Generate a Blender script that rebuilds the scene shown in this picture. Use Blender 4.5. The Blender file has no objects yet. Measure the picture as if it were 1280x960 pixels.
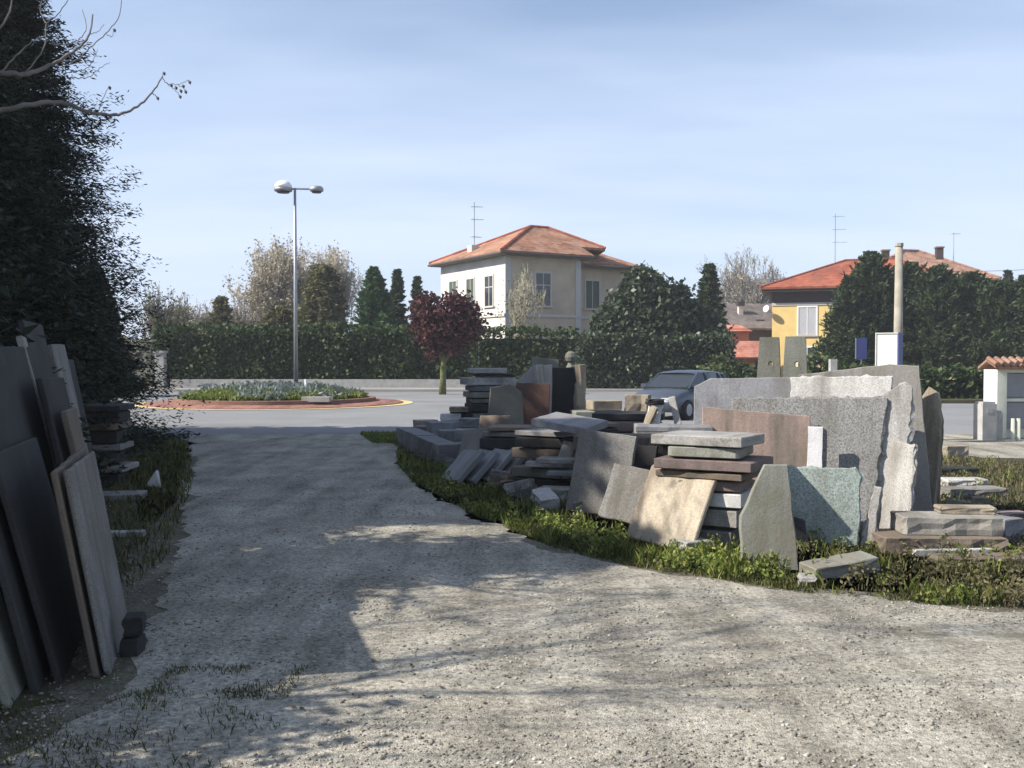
import bpy, bmesh, math, random
import numpy as np
from mathutils import Vector, Matrix, Euler, noise
R = math.radians
random.seed(7); rng = np.random.default_rng(11)
S = bpy.context.scene
COL = S.collection
H, F, HOR = 1.6, 1244.0, 448.0
TH = math.atan((480 - HOR) / F); CT, ST = math.cos(TH), math.sin(TH)
SUN_EL, SUN_AZ = R(38), (-0.975, -0.22)          # direction towards the sun

def ray(px, py):
    u, v = (px - 640) / F, -(py - 480) / F
    return Vector((u, CT + v * ST, -ST + v * CT))
def G(px, py, z=0.0):                 # a place on the ground seen at that place of the photo
    d = ray(px, py); t = (z - H) / d.z
    return Vector((d.x * t, d.y * t, z))
def P(px, py, Y):                     # a place at distance Y
    d = ray(px, py); t = Y / d.y
    return Vector((d.x * t, Y, H + d.z * t))

# ---------------------------------------------------------------- objects
def tag(o, label=None, cat=None, group=None, kind=None):
    if label: o['label'] = label
    if cat: o['category'] = cat
    if group: o['group'] = group
    if kind or label: o['kind'] = kind or 'thing'
    return o
def empty(name, loc, label, cat, rz=0.0, group=None):
    o = bpy.data.objects.new(name, None); COL.objects.link(o)
    o.location = loc; o.rotation_euler = (0, 0, rz); o.empty_display_size = .2
    return tag(o, label, cat, group)
def link(name, me, mat, parent=None, smooth=False):
    o = bpy.data.objects.new(name, me); COL.objects.link(o)
    if mat is not None: me.materials.append(mat)
    if parent is not None: o.parent = parent
    if smooth: me.polygons.foreach_set('use_smooth', [True] * len(me.polygons))
    return o
class MB:
    def __init__(s): s.v = []; s.f = []
    def add(s, vs, fs):
        n = len(s.v); s.v += [tuple(q) for q in vs]; s.f += [tuple(i + n for i in f) for f in fs]; return s
    def box(s, a, b, m=None):
        (x0, y0, z0), (x1, y1, z1) = a, b
        vs = [Vector(q) for q in ((x0,y0,z0),(x1,y0,z0),(x1,y1,z0),(x0,y1,z0),(x0,y0,z1),(x1,y0,z1),(x1,y1,z1),(x0,y1,z1))]
        if m is not None: vs = [m @ q for q in vs]
        return s.add(vs, [(3,2,1,0),(4,5,6,7),(0,1,5,4),(1,2,6,5),(2,3,7,6),(3,0,4,7)])
    def tube(s, pts, rad, n=6, cap=True):
        pts = [Vector(p) for p in pts]
        if not hasattr(rad, '__len__'): rad = [rad] * len(pts)
        base = len(s.v); prev = None
        for i, p in enumerate(pts):
            d = (pts[min(i+1, len(pts)-1)] - pts[max(i-1, 0)])
            d = d.normalized() if d.length > 1e-9 else Vector((0,0,1))
            a = d.orthogonal().normalized() if prev is None else (prev - d * prev.dot(d))
            a = a.normalized() if a.length > 1e-6 else d.orthogonal().normalized()
            prev = a; b = d.cross(a)
            for k in range(n):
                t = 2 * math.pi * k / n
                s.v.append(tuple(p + (a * math.cos(t) + b * math.sin(t)) * rad[i]))
        for i in range(len(pts) - 1):
            for k in range(n):
                q = base + i * n; k2 = (k + 1) % n
                s.f.append((q + k, q + k2, q + n + k2, q + n + k))
        if cap:
            s.f.append(tuple(base + k for k in reversed(range(n))))
            q = base + (len(pts) - 1) * n; s.f.append(tuple(q + k for k in range(n)))
        return s
    def lathe(s, prof, n=16, c=(0,0,0)):
        base = len(s.v)
        for r, z in prof:
            for k in range(n):
                t = 2 * math.pi * k / n
                s.v.append((c[0] + r * math.cos(t), c[1] + r * math.sin(t), c[2] + z))
        for i in range(len(prof) - 1):
            for k in range(n):
                q = base + i * n; k2 = (k + 1) % n
                s.f.append((q + k, q + k2, q + n + k2, q + n + k))
        s.f.append(tuple(base + k for k in reversed(range(n))))
        q = base + (len(prof) - 1) * n; s.f.append(tuple(q + k for k in range(n)))
        return s
    def prism(s, poly, z0, z1):
        n = len(poly)
        vs = [(x, y, z0) for x, y in poly] + [(x, y, z1) for x, y in poly]
        return s.add(vs, [tuple(reversed(range(n))), tuple(range(n, 2*n))] + [(i, (i+1) % n, n + (i+1) % n, n + i) for i in range(n)])
    def build(s, name, mat, parent=None, smooth=False):
        me = bpy.data.meshes.new(name); me.from_pydata(s.v, [], s.f); me.update()
        return link(name, me, mat, parent, smooth)
def np_mesh(name, V, k, mat, parent=None, loops=None):
    """V: (nfaces*k,3) verts, faces of k verts each (or an index array loops (nf,k))"""
    me = bpy.data.meshes.new(name); V = np.asarray(V, dtype=np.float32)
    if loops is None: loops = np.arange(len(V)).reshape(-1, k)
    nf = len(loops)
    me.vertices.add(len(V)); me.vertices.foreach_set('co', V.ravel())
    me.loops.add(nf * k); me.loops.foreach_set('vertex_index', loops.astype(np.int32).ravel())
    me.polygons.add(nf); me.polygons.foreach_set('loop_start', np.arange(0, nf * k, k, dtype=np.int32))
    me.polygons.foreach_set('loop_total', np.full(nf, k, dtype=np.int32))
    me.update(calc_edges=True)
    return link(name, me, mat, parent)

# ---------------------------------------------------------------- materials
def newmat(name):
    m = bpy.data.materials.new(name); m.use_nodes = True
    nt = m.node_tree; b = nt.nodes['Principled BSDF']
    return m, nt, nt.nodes, nt.links, b
def ramp(N, L, src, stops):
    r = N.new('ShaderNodeValToRGB'); e = r.color_ramp.elements
    while len(e) < len(stops): e.new(.5)
    for i, (p, c) in enumerate(stops):
        e[i].position = p; e[i].color = (c[0], c[1], c[2], 1) if hasattr(c, '__len__') else (c, c, c, 1)
    L.new(src, r.inputs[0]); return r.outputs[0]
def mixc(N, L, fac, a, b, mode='MIX'):
    m = N.new('ShaderNodeMix'); m.data_type = 'RGBA'; m.blend_type = mode
    for s, v in ((m.inputs[0], fac), (m.inputs[6], a), (m.inputs[7], b)):
        if isinstance(v, (int, float)): s.default_value = v
        elif isinstance(v, tuple): s.default_value = (v[0], v[1], v[2], 1)
        else: L.new(v, s)
    return m.outputs[2]
def noise_n(N, L, vec, scale, detail=4, rough=.55):
    n = N.new('ShaderNodeTexNoise'); n.inputs['Scale'].default_value = scale
    n.inputs['Detail'].default_value = detail; n.inputs['Roughness'].default_value = rough
    if vec is not None: L.new(vec, n.inputs['Vector'])
    return n.outputs['Fac']
def mapping(N, L, vec, sc=(1,1,1), rot=(0,0,0)):
    m = N.new('ShaderNodeMapping'); m.inputs['Scale'].default_value = sc; m.inputs['Rotation'].default_value = rot
    L.new(vec, m.inputs[0]); return m.outputs[0]
def bump(N, L, h, b, strength=.4, dist=.01):
    n = N.new('ShaderNodeBump'); n.inputs['Strength'].default_value = strength; n.inputs['Distance'].default_value = dist
    L.new(h, n.inputs['Height']); L.new(n.outputs[0], b.inputs['Normal'])
def objvec(N, L):
    tc = N.new('ShaderNodeTexCoord'); oi = N.new('ShaderNodeObjectInfo')
    m = N.new('ShaderNodeMath'); m.operation = 'MULTIPLY'; m.inputs[1].default_value = 57.0
    L.new(oi.outputs['Random'], m.inputs[0])
    a = N.new('ShaderNodeVectorMath'); a.operation = 'ADD'
    L.new(tc.outputs['Object'], a.inputs[0]); L.new(m.outputs[0], a.inputs[1])
    return a.outputs[0], oi.outputs['Random']

STONE = {}
def stone(name, c, c2=None, stain=(.09,.08,.06), speck=.35, streak=.5, speck_scale=90, lichen=.25, rough=.85, dusty=.45):
    m, nt, N, L, b = newmat(name)
    vec, rnd = objvec(N, L)
    c2 = c2 or tuple(x * .72 for x in c)
    base = mixc(N, L, ramp(N, L, noise_n(N, L, vec, 2.2, 5), [(.35, 0), (.65, 1)]), c, c2)
    sp = ramp(N, L, noise_n(N, L, vec, speck_scale, 3, .7), [(.36, 0.35), (.5, 1.0), (.66, 1.5)])
    base = mixc(N, L, speck, base, mixc(N, L, 1.0, base, sp, 'MULTIPLY'))
    st = ramp(N, L, noise_n(N, L, mapping(N, L, vec, (5, 5, .7)), 1.3, 5, .6), [(.46, 0), (.68, 1)])
    fac = N.new('ShaderNodeMath'); fac.operation = 'MULTIPLY'; fac.inputs[1].default_value = streak; L.new(st, fac.inputs[0])
    base = mixc(N, L, fac.outputs[0], base, stain)
    li = ramp(N, L, noise_n(N, L, vec, 7, 6, .7), [(.56, 0), (.66, 1)])
    f2 = N.new('ShaderNodeMath'); f2.operation = 'MULTIPLY'; f2.inputs[1].default_value = lichen; L.new(li, f2.inputs[0])
    base = mixc(N, L, f2.outputs[0], base, (.16, .165, .10))
    dust = ramp(N, L, noise_n(N, L, vec, 1.1, 7, .65), [(.45, 0), (.72, dusty)])
    base = mixc(N, L, dust, base, (.23, .20, .155))
    v = ramp(N, L, rnd, [(0, .8), (1, 1.18)])
    base = mixc(N, L, 1.0, base, v, 'MULTIPLY')
    L.new(base, b.inputs['Base Color']); b.inputs['Roughness'].default_value = rough
    b.inputs['Specular IOR Level'].default_value = .25
    bump(N, L, noise_n(N, L, vec, 28, 8, .7), b, .5, .012)
    STONE[name] = m; return m
stone('granite_white', (.50,.485,.46), (.40,.385,.36), speck=.5, streak=.55)
stone('granite_pale', (.40,.385,.36), speck=.5, streak=.6)
stone('granite_grey', (.26,.25,.235), (.18,.17,.155), speck=.6, streak=.65, lichen=.25)
stone('terrazzo', (.30,.295,.285), (.235,.23,.22), speck=.8, speck_scale=65, streak=.35, lichen=.08)
stone('green_serpentine', (.33,.385,.35), (.26,.31,.285), speck=.8, speck_scale=85, streak=.3, lichen=.25)
stone('green_gray', (.15,.16,.14), streak=.5)
stone('pink_granite', (.33,.235,.195), (.22,.165,.14), streak=.8)
stone('porphyry', (.25,.18,.165), (.19,.145,.14), streak=.6)
stone('brown_stone', (.20,.155,.115), (.13,.10,.08), streak=.6)
stone('red_stone', (.115,.055,.045), (.17,.085,.06), streak=.6)
stone('blue_gray', (.235,.24,.25), (.165,.165,.175), streak=.5)
stone('blue_pale', (.34,.345,.36), (.26,.26,.275), streak=.5)
stone('beige_stone', (.42,.36,.27), (.32,.27,.20), stain=(.12,.08,.06), streak=.7, lichen=.3)
stone('lichen_stone', (.25,.255,.225), (.19,.19,.15), stain=(.12,.10,.07), streak=.6, lichen=.6)
stone('dark_stone', (.042,.042,.043), (.022,.022,.022), streak=.15, lichen=.05, dusty=.05)  # darkened further to stand in for the deep shade on the left row
stone('concrete', (.32,.305,.275), (.25,.235,.21), streak=.6)
stone('concrete_green', (.20,.205,.175), (.15,.155,.13), streak=.4)
stone('white_marble', (.62,.61,.60), (.52,.51,.50), speck=.15, streak=.25)

def simple(name, c, rough=.7, metal=0.0, var=.15, scale=6, spec=.3):
    m, nt, N, L, b = newmat(name)
    vec, rnd = objvec(N, L)
    col = mixc(N, L, ramp(N, L, noise_n(N, L, vec, scale, 5), [(.3, 0), (.7, 1)]), tuple(x * (1 - var) for x in c), tuple(min(1, x * (1 + var)) for x in c))
    L.new(col, b.inputs['Base Color']); b.inputs['Roughness'].default_value = rough
    b.inputs['Metallic'].default_value = metal; b.inputs['Specular IOR Level'].default_value = spec
    return m
def leafmat(name, c1, c2, c3, trans=.25, clump=1.2, rough=.6):
    """leaf colours vary leaf by leaf and spray by spray"""
    m, nt, N, L, b = newmat(name)
    g = N.new('ShaderNodeNewGeometry'); tc = N.new('ShaderNodeTexCoord')
    a = ramp(N, L, g.outputs['Random Per Island'], [(0, c1), (.55, c2), (1, c3)])
    cl = ramp(N, L, noise_n(N, L, tc.outputs['Object'], clump, 3), [(.35, .7), (.65, 1.25)])
    col = mixc(N, L, 1.0, a, cl, 'MULTIPLY')
    L.new(col, b.inputs['Base Color']); b.inputs['Roughness'].default_value = rough
    b.inputs['Specular IOR Level'].default_value = .2
    if trans > 0:
        t = N.new('ShaderNodeBsdfTranslucent'); L.new(col, t.inputs['Color'])
        mx = N.new('ShaderNodeMixShader'); mx.inputs[0].default_value = trans
        L.new(b.outputs[0], mx.inputs[1]); L.new(t.outputs[0], mx.inputs[2])
        L.new(mx.outputs[0], N['Material Output'].inputs['Surface'])
    return m
M = {}
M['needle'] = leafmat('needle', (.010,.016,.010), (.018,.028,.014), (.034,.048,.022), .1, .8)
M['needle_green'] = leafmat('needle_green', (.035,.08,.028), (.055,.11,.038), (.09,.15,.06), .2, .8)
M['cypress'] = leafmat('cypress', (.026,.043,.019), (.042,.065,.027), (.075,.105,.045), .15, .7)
M['hedge'] = leafmat('hedge', (.022,.038,.013), (.042,.068,.022), (.09,.125,.045), .2, 1.0)
M['hedge_light'] = leafmat('hedge_light', (.05,.075,.025), (.085,.115,.04), (.13,.16,.065), .2, 1.0)
M['laurel'] = leafmat('laurel', (.028,.045,.022), (.045,.066,.035), (.10,.125,.075), .15, .9, .4)
M['plum'] = leafmat('plum', (.045,.016,.018), (.085,.032,.032), (.15,.065,.06), .3, .9)
M['olive'] = leafmat('olive', (.10,.10,.04), (.14,.135,.055), (.19,.18,.08), .3, .7)
M['bud'] = leafmat('bud', (.34,.29,.20), (.42,.37,.27), (.50,.45,.35), .3, .6)
M['sprout'] = leafmat('sprout', (.15,.16,.05), (.2,.21,.07), (.28,.28,.1), .3, .7)
M['grass'] = leafmat('grass', (.06,.07,.02), (.105,.12,.03), (.21,.19,.085), .3, 1.3)
M['weed'] = leafmat('weed', (.09,.125,.026), (.165,.21,.042), (.29,.29,.095), .3, 1.6)
M['dryweed'] = leafmat('dryweed', (.11,.09,.05), (.13,.125,.05), (.23,.19,.12), .3, 1.6)
M['lavender'] = leafmat('lavender', (.13,.17,.13), (.20,.24,.21), (.28,.30,.30), .2, 1.5)
M['bark'] = simple('bark', (.10,.085,.065), .9, var=.35, scale=12)
M['bark_moss'] = simple('bark_moss', (.12,.125,.05), .9, var=.4, scale=9)
M['bark_pale'] = simple('bark_pale', (.38,.34,.28), .9, var=.25)
M['bark_gray'] = simple('bark_gray', (.15,.135,.12), .9, var=.3)
M['twig_core'] = simple('twig_core', (.022,.028,.014), .95, var=.4)

# ---------------------------------------------------------------- foliage
def leaf_quads(pts, size, elong=1.7, axis=None, axis_w=0.0, jit=.35):
    n = len(pts); pts = np.asarray(pts)
    a = rng.normal(size=(n, 3))
    if axis is not None: a = a / np.linalg.norm(a, axis=1, keepdims=True) * (1 - axis_w) + axis * axis_w
    a /= np.linalg.norm(a, axis=1, keepdims=True) + 1e-9
    b = np.cross(a, rng.normal(size=(n, 3))); b /= np.linalg.norm(b, axis=1, keepdims=True) + 1e-9
    s = size * (1 + jit * rng.uniform(-1, 1, (n, 1)))
    A, B = a * s * elong * .5, b * s * .5
    V = np.empty((n, 4, 3)); V[:,0] = pts - A; V[:,1] = pts + B - A * .1; V[:,2] = pts + A; V[:,3] = pts - B - A * .1
    return V.reshape(-1, 3)
def clumpy(blobs, nclump, per, spread, fill=.35):
    """leaf places gathered in clumps on and inside a set of ellipsoids"""
    out = []
    w = np.array([b[1][0] * b[1][1] + b[1][0] * b[1][2] for b in blobs]); w = w / w.sum()
    for (c, r), k in zip(blobs, w):
        n = max(3, int(nclump * k))
        d = rng.normal(size=(n, 3)); d /= np.linalg.norm(d, axis=1, keepdims=True)
        rad = np.where(rng.random((n, 1)) < fill, rng.uniform(.3, .85, (n, 1)), rng.uniform(.82, 1.08, (n, 1)))
        cc = np.array(c) + d * rad * np.array(r)
        sp = spread * rng.uniform(.5, 1.3, (n, 1, 1))
        p = cc[:, None, :] + rng.normal(size=(n, per, 3)) * sp * np.array((1, 1, .75))
        out.append(p.reshape(-1, 3))
    q = np.concatenate(out); return q[q[:, 2] > .02]
def conifer(name, loc, h, r, label, mat, nb=700, k=26, leaf=.10, z0=.25, shape=.85, group=None, droop=.25, lean=(0,0), cat='conifer', nscale=.8, up=-.1, elong=3.2, whorl=0, latw=.2, sticks=False, vary=.6, tier=0):
    e = empty(name, loc, label, cat, group=group)
    t = MB(); n = 7
    t.tube([(lean[0] * i / n, lean[1] * i / n, h * .97 * i / n) for i in range(n + 1)], [max(.015, (.035 * h * .6) * (1 - i / n * .95)) for i in range(n + 1)], 7)
    t.build('trunk', M['bark'], e, True)
    z = z0 + (h - z0) * rng.random(nb) ** 1.25
    if whorl: z = np.round(z / whorl) * whorl + rng.normal(size=nb) * .07 * whorl
    z = np.clip(z, z0, h * .99); rel = (z - z0) / (h - z0)
    L_ = r * np.clip((1 - rel), .0, 1) ** shape * (1.06 - vary + (vary * 1.1) * rng.random(nb)) + .10
    az = rng.uniform(0, 2 * math.pi, nb)
    if tier: L_ = L_ * (1.14 - .5 * np.mod(z / tier + .35 * np.sin(az * 2 + loc[1]) + .25 * np.sin(az * 5 + loc[0]), 1.0))
    s = rng.uniform(.15, 1.0, (nb, k)) ** .7
    out = s * L_[:, None]
    wig = rng.normal(size=(nb, k, 3)) * (.02 + .022 * L_[:, None, None])
    lat = rng.uniform(-1, 1, (nb, k)) * (1.05 - s) * latw * L_[:, None]          # side twigs spread like a frond
    ca, sa = np.cos(az)[:, None], np.sin(az)[:, None]
    x = ca * (out + np.abs(lat) * .45) - sa * lat + wig[..., 0]; y = sa * (out + np.abs(lat) * .45) + ca * lat + wig[..., 1]
    dr = droop + rng.normal(size=nb)[:, None] * .12
    zz = z[:, None] - dr * out + .30 * L_[:, None] * np.clip(s - .55, 0, 1) - np.abs(lat) * .25 + wig[..., 2]
    x += lean[0] * (zz / h); y += lean[1] * (zz / h)
    pts = np.stack([x, y, np.maximum(zz, .08)], -1).reshape(-1, 3)
    sg = np.sign(lat)
    ax = np.stack([ca - sa * sg * .8, sa + ca * sg * .8, np.full((nb, k), up)], -1).reshape(-1, 3)
    ax /= np.linalg.norm(ax, axis=1, keepdims=True)
    np_mesh('crown', leaf_quads(pts, leaf * nscale, elong, ax, .6), 4, mat, e)
    if sticks:
        q = MB()
        for i in range(0, nb, 2):
            l, c_, s_ = L_[i], math.cos(az[i]), math.sin(az[i])
            q.tube([(0, 0, z[i]), (c_ * l * .5, s_ * l * .5, z[i] - droop * l * .5), (c_ * l * .8, s_ * l * .8, z[i] - droop * l * .8 + .06 * l)], [.022, .013, .004], 3, False)
        q.build('branches', M['bark'], e)
    return e
def bare(mb, p, d, length, rad, level, seedr, spread=.55, n=3, up=.15, seg=4, tips=None, minr=.004):
    pts = [p.copy()]; rads = [rad]; q = p.copy(); dd = d.copy()
    for i in range(seg):
        dd = (dd + Vector((seedr.gauss(0, .12), seedr.gauss(0, .12), seedr.gauss(0, .08) + up * .25))).normalized()
        q = q + dd * length / seg; pts.append(q.copy()); rads.append(max(minr, rad * (1 - .6 * (i + 1) / seg)))
    mb.tube(pts, rads, 5 if level > 2 else 3, False)
    if level <= 0:
        if tips is not None: tips += pts[1:]
        return
    for i in range(n):
        t = seedr.uniform(.35, 1.0) if i else 1.0
        j = min(seg, max(1, int(round(t * seg)))); o = pts[j]
        ax = Vector((seedr.gauss(0, 1), seedr.gauss(0, 1), seedr.gauss(0, .6)))
        nd = (dd + ax.normalized() * spread * seedr.uniform(.6, 1.4) + Vector((0, 0, up))).normalized()
        bare(mb, o, nd, length * seedr.uniform(.55, .8), rads[j] * .75, level - 1, seedr, spread, n, up, max(2, seg - 1), tips, minr)
def bare_tree(name, loc, h, label, mat, levels=4, n=4, spread=.55, up=.15, seed=1, leafmat_=None, leaf=.1, lpt=2, trunk=.12, group=None, stems=1, minr=.006, first=.33, cat='tree', ch=3):
    e = empty(name, loc, label, cat, group=group); sr = random.Random(seed)
    t = MB(); tips = []; br = MB()
    for s_ in range(stems):
        d = Vector((sr.gauss(0, .04 + .1 * (stems > 1)), sr.gauss(0, .04 + .1 * (stems > 1)), 1)).normalized()
        base = Vector((sr.gauss(0, .25), sr.gauss(0, .25), -.03)) if stems > 1 else Vector((0, 0, -.03))
        top = base + d * h * first
        t.tube([base, base.lerp(top, .5) + Vector((sr.gauss(0,.03*h*.1), 0, 0)), top], [trunk, trunk * .8, trunk * .66], 7)
        for i in range(n):
            nd = (d + Vector((sr.gauss(0, 1), sr.gauss(0, 1), 0)).normalized() * spread * sr.uniform(.5, 1.2) + Vector((0,0,up))).normalized()
            bare(br, top - d * h * .06 * i * (first / .33), nd, h * (.36 - .02 * i), trunk * .5, levels - 1, sr, spread, ch, up, 4, tips, minr)
    t.build('trunk', mat, e, True); br.build('branches', mat, e)
    if leafmat_ is not None:
        T = np.array([tuple(q) for q in tips]); T = np.repeat(T, lpt, 0) + rng.normal(size=(len(T) * lpt, 3)) * leaf * 1.6
        np_mesh('crown', leaf_quads(T, leaf, 1.5), 4, leafmat_, e)
    return e
def broad(name, loc, blobs, label, leafm, leaf=.14, nclump=700, per=22, spread=.22, trunk=.14, trunk_h=1.5, bark='bark', group=None, cat='tree', fill=.35):
    e = empty(name, loc, label, cat, group=group)
    t = MB(); c = Vector(blobs[0][0])
    t.tube([(0, 0, -.05), (.03, 0, trunk_h * .5), (c.x * .3, c.y * .3, trunk_h), (c.x * .8, c.y * .8, c.z)], [trunk * 1.15, trunk * .9, trunk * .75, trunk * .3], 8)
    for b in blobs[1:]:
        t.tube([(c.x * .3, c.y * .3, trunk_h * .9), Vector(b[0]) * .6 + Vector((0, 0, trunk_h * .4)), b[0]], [trunk * .55, trunk * .35, .02], 5)
    t.build('trunk', M[bark], e, True)
    np_mesh('crown', leaf_quads(clumpy(blobs, nclump, per, spread, fill), leaf, 1.6), 4, leafm, e)
    return e
def hedge(name, x0, x1, y, depth, h, label, mat, leaf=.14, dens=95, wav=.12):
    cx = (x0 + x1) / 2; e = empty(name, (cx, y, 0), label, 'hedge')
    L_ = x1 - x0; mb = MB()
    mb.box((-L_/2 + .25, .28, 0), (L_/2 - .25, depth - .28, h - .35)); mb.build('branches', M['twig_core'], e)
    def srf(n, fx):
        u = rng.random(n); w = rng.random(n); p = fx(u, w) + rng.normal(size=(n, 3)) * .09; return p
    nf, nt_, ne = int(L_ * h * dens), int(L_ * depth * dens), int(depth * h * dens)
    def hx(u): return h + wav * (np.sin(u * L_ * .9) * .5 + np.sin(u * L_ * 2.7 + 1) * .3 + np.sin(u * L_ * 6.1) * .2)
    fr = srf(nf, lambda u, w: np.stack([(u - .5) * L_, .08 + .13 * np.sin(u * L_ * 2.1 + w * 5) * np.sin(w * 9 + u * 3), w * hx(u)], -1))
    bk = srf(nf // 3, lambda u, w: np.stack([(u - .5) * L_, np.full_like(u, depth), w * hx(u)], -1))
    tp = srf(nt_, lambda u, w: np.stack([(u - .5) * L_, w * depth, hx(u)], -1))
    tp[:, 2] += np.abs(rng.normal(size=len(tp))) * .06
    ends = [srf(ne, lambda u, w, sx=sx: np.stack([np.full_like(u, sx * L_ / 2), u * depth, w * h], -1)) for sx in (-1, 1)]
    inn = srf(nf // 2, lambda u, w: np.stack([(u - .5) * (L_ - .2), .2 + 0 * u, w * (h - .15)], -1))
    p = np.concatenate([fr, bk, tp, inn] + ends); p = p[p[:, 2] > .03]
    np_mesh('foliage', leaf_quads(p, leaf, 1.5), 4, mat, e)
    return e
def inside(poly, X, Y):
    r = np.zeros(len(X), bool); n = len(poly)
    for i in range(n):
        (x0, y0), (x1, y1) = poly[i], poly[(i + 1) % n]
        c = ((y0 > Y) != (y1 > Y)) & (X < (x1 - x0) * (Y - y0) / (y1 - y0 + 1e-12) + x0); r ^= c
    return r
# ---------------------------------------------------------------- world, sun, camera
w = bpy.data.worlds.new('World'); S.world = w; w.use_nodes = True
nt = w.node_tree; N, L = nt.nodes, nt.links
bg = N['Background']
sky = N.new('ShaderNodeTexSky'); sky.sky_type = 'NISHITA'; sky.sun_disc = False
sky.sun_elevation = SUN_EL; sky.sun_rotation = math.atan2(SUN_AZ[0], SUN_AZ[1])
sky.air_density = 1.0; sky.dust_density = .7; sky.ozone_density = 3.0; sky.altitude = 100
tc = N.new('ShaderNodeTexCoord')
sep = N.new('ShaderNodeSeparateXYZ'); L.new(tc.outputs['Generated'], sep.inputs[0])
# thin high cloud seen on a flat layer: direction divided by its height
mx = N.new('ShaderNodeMath'); mx.operation = 'MAXIMUM'; mx.inputs[1].default_value = .0; L.new(sep.outputs['Z'], mx.inputs[0])
ad = N.new('ShaderNodeMath'); ad.operation = 'ADD'; ad.inputs[1].default_value = .16; L.new(mx.outputs[0], ad.inputs[0])
dv = N.new('ShaderNodeVectorMath'); dv.operation = 'DIVIDE'
cmb = N.new('ShaderNodeCombineXYZ')
for i in range(3): L.new(ad.outputs[0], cmb.inputs[i])
L.new(tc.outputs['Generated'], dv.inputs[0]); L.new(cmb.outputs[0], dv.inputs[1])
c1 = noise_n(N, L, mapping(N, L, dv.outputs[0], (.35, 1.0, 0), (0, 0, R(-14))), 1.6, 6, .5)
c2 = noise_n(N, L, mapping(N, L, dv.outputs[0], (.8, 1.6, 0), (0, 0, R(20))), .7, 4, .5)
cm = N.new('ShaderNodeMath'); cm.operation = 'MULTIPLY_ADD'; L.new(c1, cm.inputs[0]); cm.inputs[1].default_value = .55
c2m = N.new('ShaderNodeMath'); c2m.operation = 'MULTIPLY'; c2m.inputs[1].default_value = .5; L.new(c2, c2m.inputs[0]); L.new(c2m.outputs[0], cm.inputs[2])
cf = ramp(N, L, cm.outputs[0], [(.43, .0), (.62, .75)])
low = ramp(N, L, sep.outputs['Z'], [(.0, .78), (.14, .60), (.40, .08), (1, .15)])
mxx = N.new('ShaderNodeMath'); mxx.operation = 'MAXIMUM'
adf = N.new('ShaderNodeMath'); adf.operation = 'MULTIPLY_ADD'; L.new(cf, adf.inputs[0]); adf.inputs[1].default_value = .45; L.new(low, adf.inputs[2])
adf.use_clamp = True
CLOUD = (5.1, 5.9, 7.5)
skc = mixc(N, L, adf.outputs[0], sky.outputs[0], CLOUD)
L.new(skc, bg.inputs['Color']); bg.inputs['Strength'].default_value = .098

sl = bpy.data.lights.new('sun', 'SUN'); sl.energy = 5.0; sl.angle = R(.55); sl.color = (1, .94, .85)
so = bpy.data.objects.new('sun', sl); COL.objects.link(so)
sd = Vector((SUN_AZ[0], SUN_AZ[1], 0)).normalized() * math.cos(SUN_EL) + Vector((0, 0, math.sin(SUN_EL)))
so.rotation_euler = sd.to_track_quat('Z', 'Y').to_euler(); so.location = (-20, -5, 30)
cam = bpy.data.cameras.new('camera'); cam.sensor_width = 36; cam.lens = 36 * F / 1280; cam.clip_end = 3000
co = bpy.data.objects.new('camera', cam); COL.objects.link(co)
co.location = (0, 0, H); co.rotation_euler = (R(90) - TH, 0, 0); S.camera = co
S.view_settings.view_transform = 'Standard'; S.view_settings.look = 'None'; S.view_settings.exposure = 0.66; S.view_settings.gamma = 1
try: S.view_settings.use_curve_mapping = False
except Exception: pass

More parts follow.
